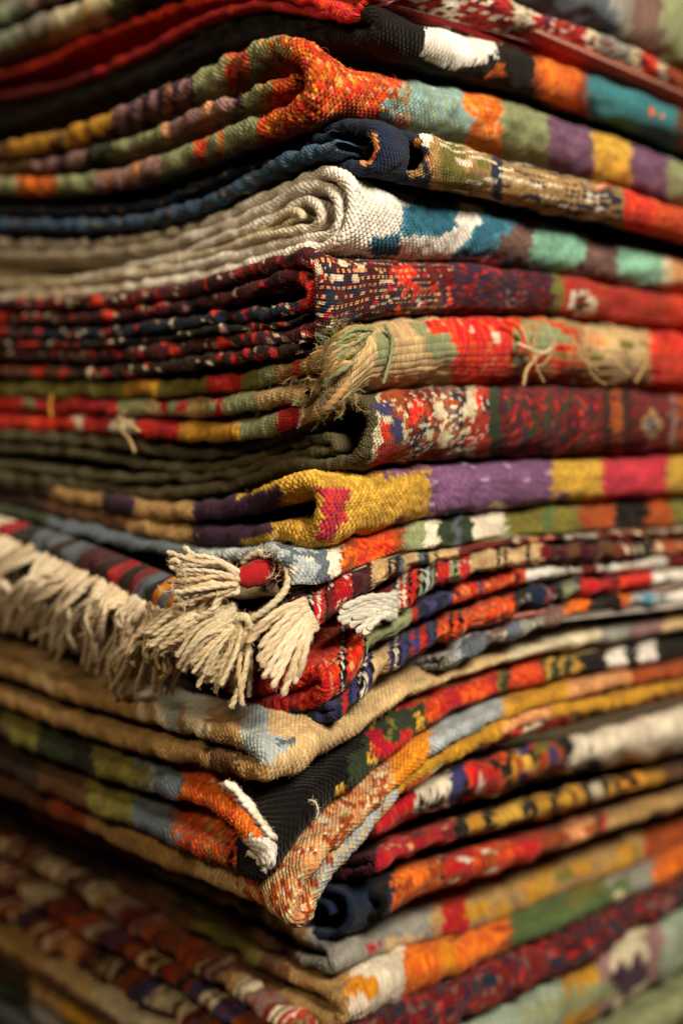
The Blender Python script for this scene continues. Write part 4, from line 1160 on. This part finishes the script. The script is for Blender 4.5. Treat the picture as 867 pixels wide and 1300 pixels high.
# rope and the lower bunch
strand('twisted_cord', R10.e, [at(352, 700, 0.506), at(362, 712, 0.503), at(366, 735, 0.500), at(360, 752, 0.498), at(340, 772, 0.497), at(318, 786, 0.499), at(300, 792, 0.504)], 0.0015, 'ivory', seed=31, twist=1000)
strand('twisted_cord', R10.e, [at(354, 704, 0.512), at(336, 700, 0.509), at(318, 706, 0.512), at(306, 718, 0.516)], 0.0014, 'ivory', seed=32, twist=1000)
strand('twisted_cord', R10.e, [at(300, 800, 0.500), at(304, 786, 0.497), at(312, 784, 0.496), at(316, 796, 0.497), at(306, 806, 0.499)], 0.0016, 'ivory', seed=33, twist=1000)
for i in range(56):
    k = rng.random()
    q = i / 55
    if q < 0.45:          # long ends towards the camera
        f = q / 0.45
        x1, y1 = 236 + 78 * f + rng.uniform(-12, 12), 852 + 42 * min(1, f * 1.3) + rng.uniform(-22, 8)
        x0, y0 = 296 + 22 * f + rng.uniform(-4, 4), 792 + rng.uniform(-4, 6)
        d0, d1 = 0.500, 0.492 + 0.01 * k
    else:                 # shorter ones fanning left into the fringe
        f = (q - 0.45) / 0.55
        x1, y1 = 176 + 84 * f + rng.uniform(-8, 8), 800 + 62 * f + rng.uniform(-14, 12)
        x0, y0 = 268 + 28 * f + rng.uniform(-6, 6), 762 + 30 * f + rng.uniform(-5, 5)
        d0, d1 = 0.510, 0.512 - 0.012 * f + 0.012 * k
    mx = (x0 + x1) / 2 + rng.uniform(-10, 10)
    my = (y0 + y1) / 2 - 4 + rng.uniform(-8, 8)
    strand('tassel_strand', R10.e, [at(x0 + 8, y0 - 10, d0 + 0.004), at(x0, y0, d0), at(mx, my, (d0 + d1) / 2 - 0.004), at(x1, y1, d1)], rng.uniform(0.0008, 0.0012), mixc('ivory', 'beige', rng.random() * 0.7), seed=800 + i, flare=0.2)

# matted ends between the fringe and the tassels
for i in range(50):
    x0, y0 = rng.uniform(186, 300), rng.uniform(762, 812)
    dep = 0.530 - (x0 - 186) * 0.00016 + rng.uniform(-0.004, 0.004)
    x, y, pts = x0, y0, []
    a = rng.uniform(0.9, 2.3)
    for k in range(5):
        pts.append(at(x, y, dep))
        x += math.cos(a) * rng.uniform(8, 15)
        y += math.sin(a) * rng.uniform(8, 17)
        a += rng.uniform(-0.7, 0.7)
        dep += rng.uniform(-0.002, 0.001)
    strand('fringe_strand', R10.e, pts, rng.uniform(0.0007, 0.0012), mixc('ivory', 'tan', rng.random() * 0.8), seed=1600 + i)

# flat tassel of the maroon band
for i in range(12):
    f = (i + rng.uniform(-0.3, 0.3)) / 11
    x0, y0 = 379 + 17 * f, 764 + 38 * f
    x1, y1 = [(317, 806), (318, 818), (321, 830), (324, 842), (329, 853), (336, 862), (343, 869), (350, 874), (357, 878), (364, 879), (370, 874), (374, 866)][i]
    d1 = 0.486 + 0.006 * abs(f - 0.5)
    cut = rng.uniform(0.86, 1.06)
    x1, y1 = x0 + (x1 - x0) * cut + rng.uniform(-4, 4), y0 + (y1 - y0) * cut + rng.uniform(-3, 3)
    strand('tassel_strand', R11.e, [at(x0 + 8, y0 - 5, 0.502), at(x0, y0, 0.4975), at(x0 * 0.65 + x1 * 0.35 + rng.uniform(-2, 2), y0 * 0.65 + y1 * 0.35 - 5, 0.492), at(x0 * 0.3 + x1 * 0.7 + rng.uniform(-2, 2), y0 * 0.3 + y1 * 0.7 - 4, 0.488 + rng.uniform(-0.001, 0.001)), at(x1, y1, d1)],
           rng.uniform(0.00125, 0.0013), mixc('cream', 'beige', 0.2 + 0.5 * rng.random()), seed=900 + i, twist=520, taper=1.0)
# short tassel of the red and cream band
for i in range(9):
    f = i / 8
    x0, y0 = 496, 757 + 27 * f
    x1, y1 = [(434, 772), (429, 780), (428, 788), (433, 793), (442, 797), (452, 803), (460, 807), (466, 800), (446, 786)][i]
    c = mixc('cream', 'greyblue', 0.2 + 0.35 * rng.random())
    strand('tassel_strand', R12.e, [at(x0 + 6, y0 - 4, 0.526), at(x0, y0, 0.520), at(x0 * 0.5 + x1 * 0.5, y0 * 0.5 + y1 * 0.5 - 5, 0.512), at(x1, y1, 0.506)], rng.uniform(0.0013, 0.0017), c, seed=950 + i, twist=600)

# loose yarn of the frayed rug
FC = ['sage', 'tan', 'beige', 'sage', 'grey', 'olive', 'tan', 'brown']


def curl(rug, x, y, dep, n, spread, length, rad, cols, sag=6, name='loose_thread'):
    for i in range(n):
        a = rng.uniform(0, 6.28)
        px_, py_ = x + rng.uniform(-spread, spread), y + rng.uniform(-spread, spread)
        pts = []
        q = rng.uniform(0.1, 0.75) * rng.choice((-1, 1))
        d_ = dep
        for k in range(5):
            pts.append(at(px_, py_, d_))
            px_ += math.cos(a) * length / 4
            py_ += math.sin(a) * length / 4 + sag / 4
            a += q + rng.uniform(-0.3, 0.3)
            d_ -= rng.uniform(-0.0004, 0.0012)
        strand(name, rug.e, pts, rad * rng.uniform(0.7, 1.2), lin(rng.choice(cols)), sides=6, twist=1200, seed=rng.randrange(9999))


for x, y, n in ((432, 426, 14), (420, 440, 16), (428, 462, 14), (416, 486, 18), (402, 500, 14), (398, 516, 10), (440, 500, 8), (386, 470, 12), (374, 480, 10), (356, 470, 8), (350, 500, 10), (345, 534, 8), (330, 528, 6)):
    curl(R7, x, y, 0.4985 + max(0, 424 - x) * 0.00055, int(n * 1.5), 10, 26, 0.00014, FC, sag=3)
for i in range(26):      # the frayed cap: strands wrapped over the corner
    f = i / 25
    y0 = 424 + 44 * f
    strand('frayed_yarn', R7.e, [at(470 - 14 * f + rng.uniform(-6, 6), 416 + 20 * f + rng.uniform(-3, 3), 0.502), at(446 + rng.uniform(-4, 4), y0 - 6 + rng.uniform(-4, 4), 0.4945), at(428 + rng.uniform(-5, 5), y0 + 4 + rng.uniform(-4, 4), 0.4925), at(414 + rng.uniform(-6, 6), y0 + 24 + rng.uniform(-6, 6), 0.4975)],
           rng.uniform(0.0006, 0.0010), lin(rng.choice(['sage', 'tan', 'beige', 'sage', 'olive'])), sides=7, seed=1200 + i)
strand('twisted_cord', R7.e, [at(408, 530, 0.500), at(414, 520, 0.495), at(424, 508, 0.493), at(436, 494, 0.4935), at(444, 484, 0.497)], 0.0017, 'tan', twist=1100, seed=41)
for pts, c in (([(660, 416), (672, 440), (680, 452), (668, 470), (664, 490)], 'beige'), ([(684, 420), (676, 436), (682, 452), (692, 446)], 'tan'), ([(640, 408), (655, 414), (664, 430), (660, 446)], 'hotred'), ([(812, 432), (822, 440), (818, 462), (806, 486)], 'tan'),
               ([(490, 414), (497, 430), (496, 452), (490, 474), (486, 488)], 'sage'), ([(656, 436), (690, 448), (700, 440)], 'ivory')):
    k = lambda x: 0.5 + max(0, x - 424) * 0.00029
    strand('loose_thread', R7.e, [at(x, y, k(x) - 0.0035) for x, y in pts], 0.0007, c, seed=len(pts), sides=8)
for pts, c in (([(160, 520), (150, 536), (166, 560), (172, 575)], 'beige'), ([(66, 500), (64, 516), (66, 530)], 'gold'), ([(150, 530), (165, 538), (178, 548)], 'beige')):
    strand('loose_thread', R7.e, [on_left(R7, x, y, 0.006) for x, y in pts], 0.0007, c, seed=7, sides=8)

for i in range(7):
    x, y = rng.uniform(620, 800), rng.uniform(412, 484)
    curl(R7, x, y, 0.5 + (x - 424) * 0.00029 - 0.0045, 1, 2, rng.uniform(20, 50), 0.0003, ['beige', 'tan'], sag=16)

# white overcast stitches on the orange tip
for k in range(10):
    x, y = 292 + 50 * k / 9, 998 + 62 * (k / 9) ** 1.15
    dx, dy = rng.uniform(4, 7), rng.uniform(3, 6)
    strand('edge_stitch', R18.e, [at(x - dx, y - dy + 4, 0.4865), at(x - dx * 0.3, y - 2, 0.4825), at(x + dx * 0.5, y + 1, 0.4828), at(x + dx, y + dy, 0.4875)], 0.00155 * rng.uniform(0.8, 1.1), mixc('cream', 'white', rng.random()), twist=700, seed=1400 + k, taper=1.0)
strand('loose_thread', R18.e, [at(392, 1016, 0.500), at(400, 1018, 0.4975), at(404, 1030, 0.4965), at(402, 1040, 0.497), at(408, 1044, 0.499), at(414, 1042, 0.504)], 0.00032, 'cream', sides=6, seed=5)
curl(R10, 352, 702, 0.505, 8, 8, 26, 0.00012, ['cream', 'ivory'])
curl(R10, 300, 800, 0.496, 14, 24, 30, 0.00009, ['cream', 'ivory'])
curl(R10, 240, 760, 0.500, 12, 24, 30, 0.00009, ['cream', 'ivory'])

# ------------------------------------------------------------------ wool fuzz
fm = bpy.data.materials.new('fuzz')
fm.use_nodes = True
b_ = fm.node_tree.nodes['Principled BSDF']
b_.inputs['Roughness'].default_value = 0.8
a_ = fm.node_tree.nodes.new('ShaderNodeAttribute')
a_.attribute_name = 'yarn'
fm.node_tree.links.new(a_.outputs['Color'], b_.inputs['Base Color'])
for r in RUGS:
    if not r.fz:
        continue
    P0 = np.concatenate([q[0] for q in r.fz])
    N0 = np.concatenate([q[1] for q in r.fz])
    C0 = np.concatenate([q[2] for q in r.fz])
    n = len(P0)
    g = r.rng
    N0 = N0 / (np.linalg.norm(N0, axis=1)[:, None] + 1e-9)
    ln = g.uniform(0.0006, 0.0018, n) * np.where(g.random(n) < 0.06, 1.9, 1.0)
    tang = g.normal(0, 1, (n, 3))
    tang -= (tang * N0).sum(1)[:, None] * N0
    tang /= np.linalg.norm(tang, axis=1)[:, None] + 1e-9
    bend = g.normal(0, 0.5, (n, 3))
    k = np.array([0, 0.33, 0.66, 1.0])
    Pk = P0[:, None] + ln[:, None, None] * (N0[:, None] * (0.75 * k - 0.35 * k ** 2)[None, :, None] + tang[:, None] * k[None, :, None] * 0.8 + bend[:, None] * (k ** 2)[None, :, None] * 0.4)
    hc = bpy.data.hair_curves.new('wool_fuzz')
    hc.add_curves([4] * n)
    hc.attributes['position'].data.foreach_set('vector', (Pk - np.array(r.e.location)).astype(np.float32).ravel())
    ra = hc.attributes.get('radius') or hc.attributes.new('radius', 'FLOAT', 'POINT')
    ra.data.foreach_set('value', np.tile(np.array([0.00004, 0.000035, 0.00003, 0.000015], np.float32), n))
    ca = hc.attributes.new('yarn', 'FLOAT_COLOR', 'CURVE')
    ca.data.foreach_set('color', np.c_[np.clip(C0, 0, 0.9), np.ones(n)].astype(np.float32).ravel())
    hc.materials.append(fm)
    o = bpy.data.objects.new('wool_fuzz', hc)
    COL.objects.link(o)
    o.parent = r.e
    o['kind'] = 'stuff'
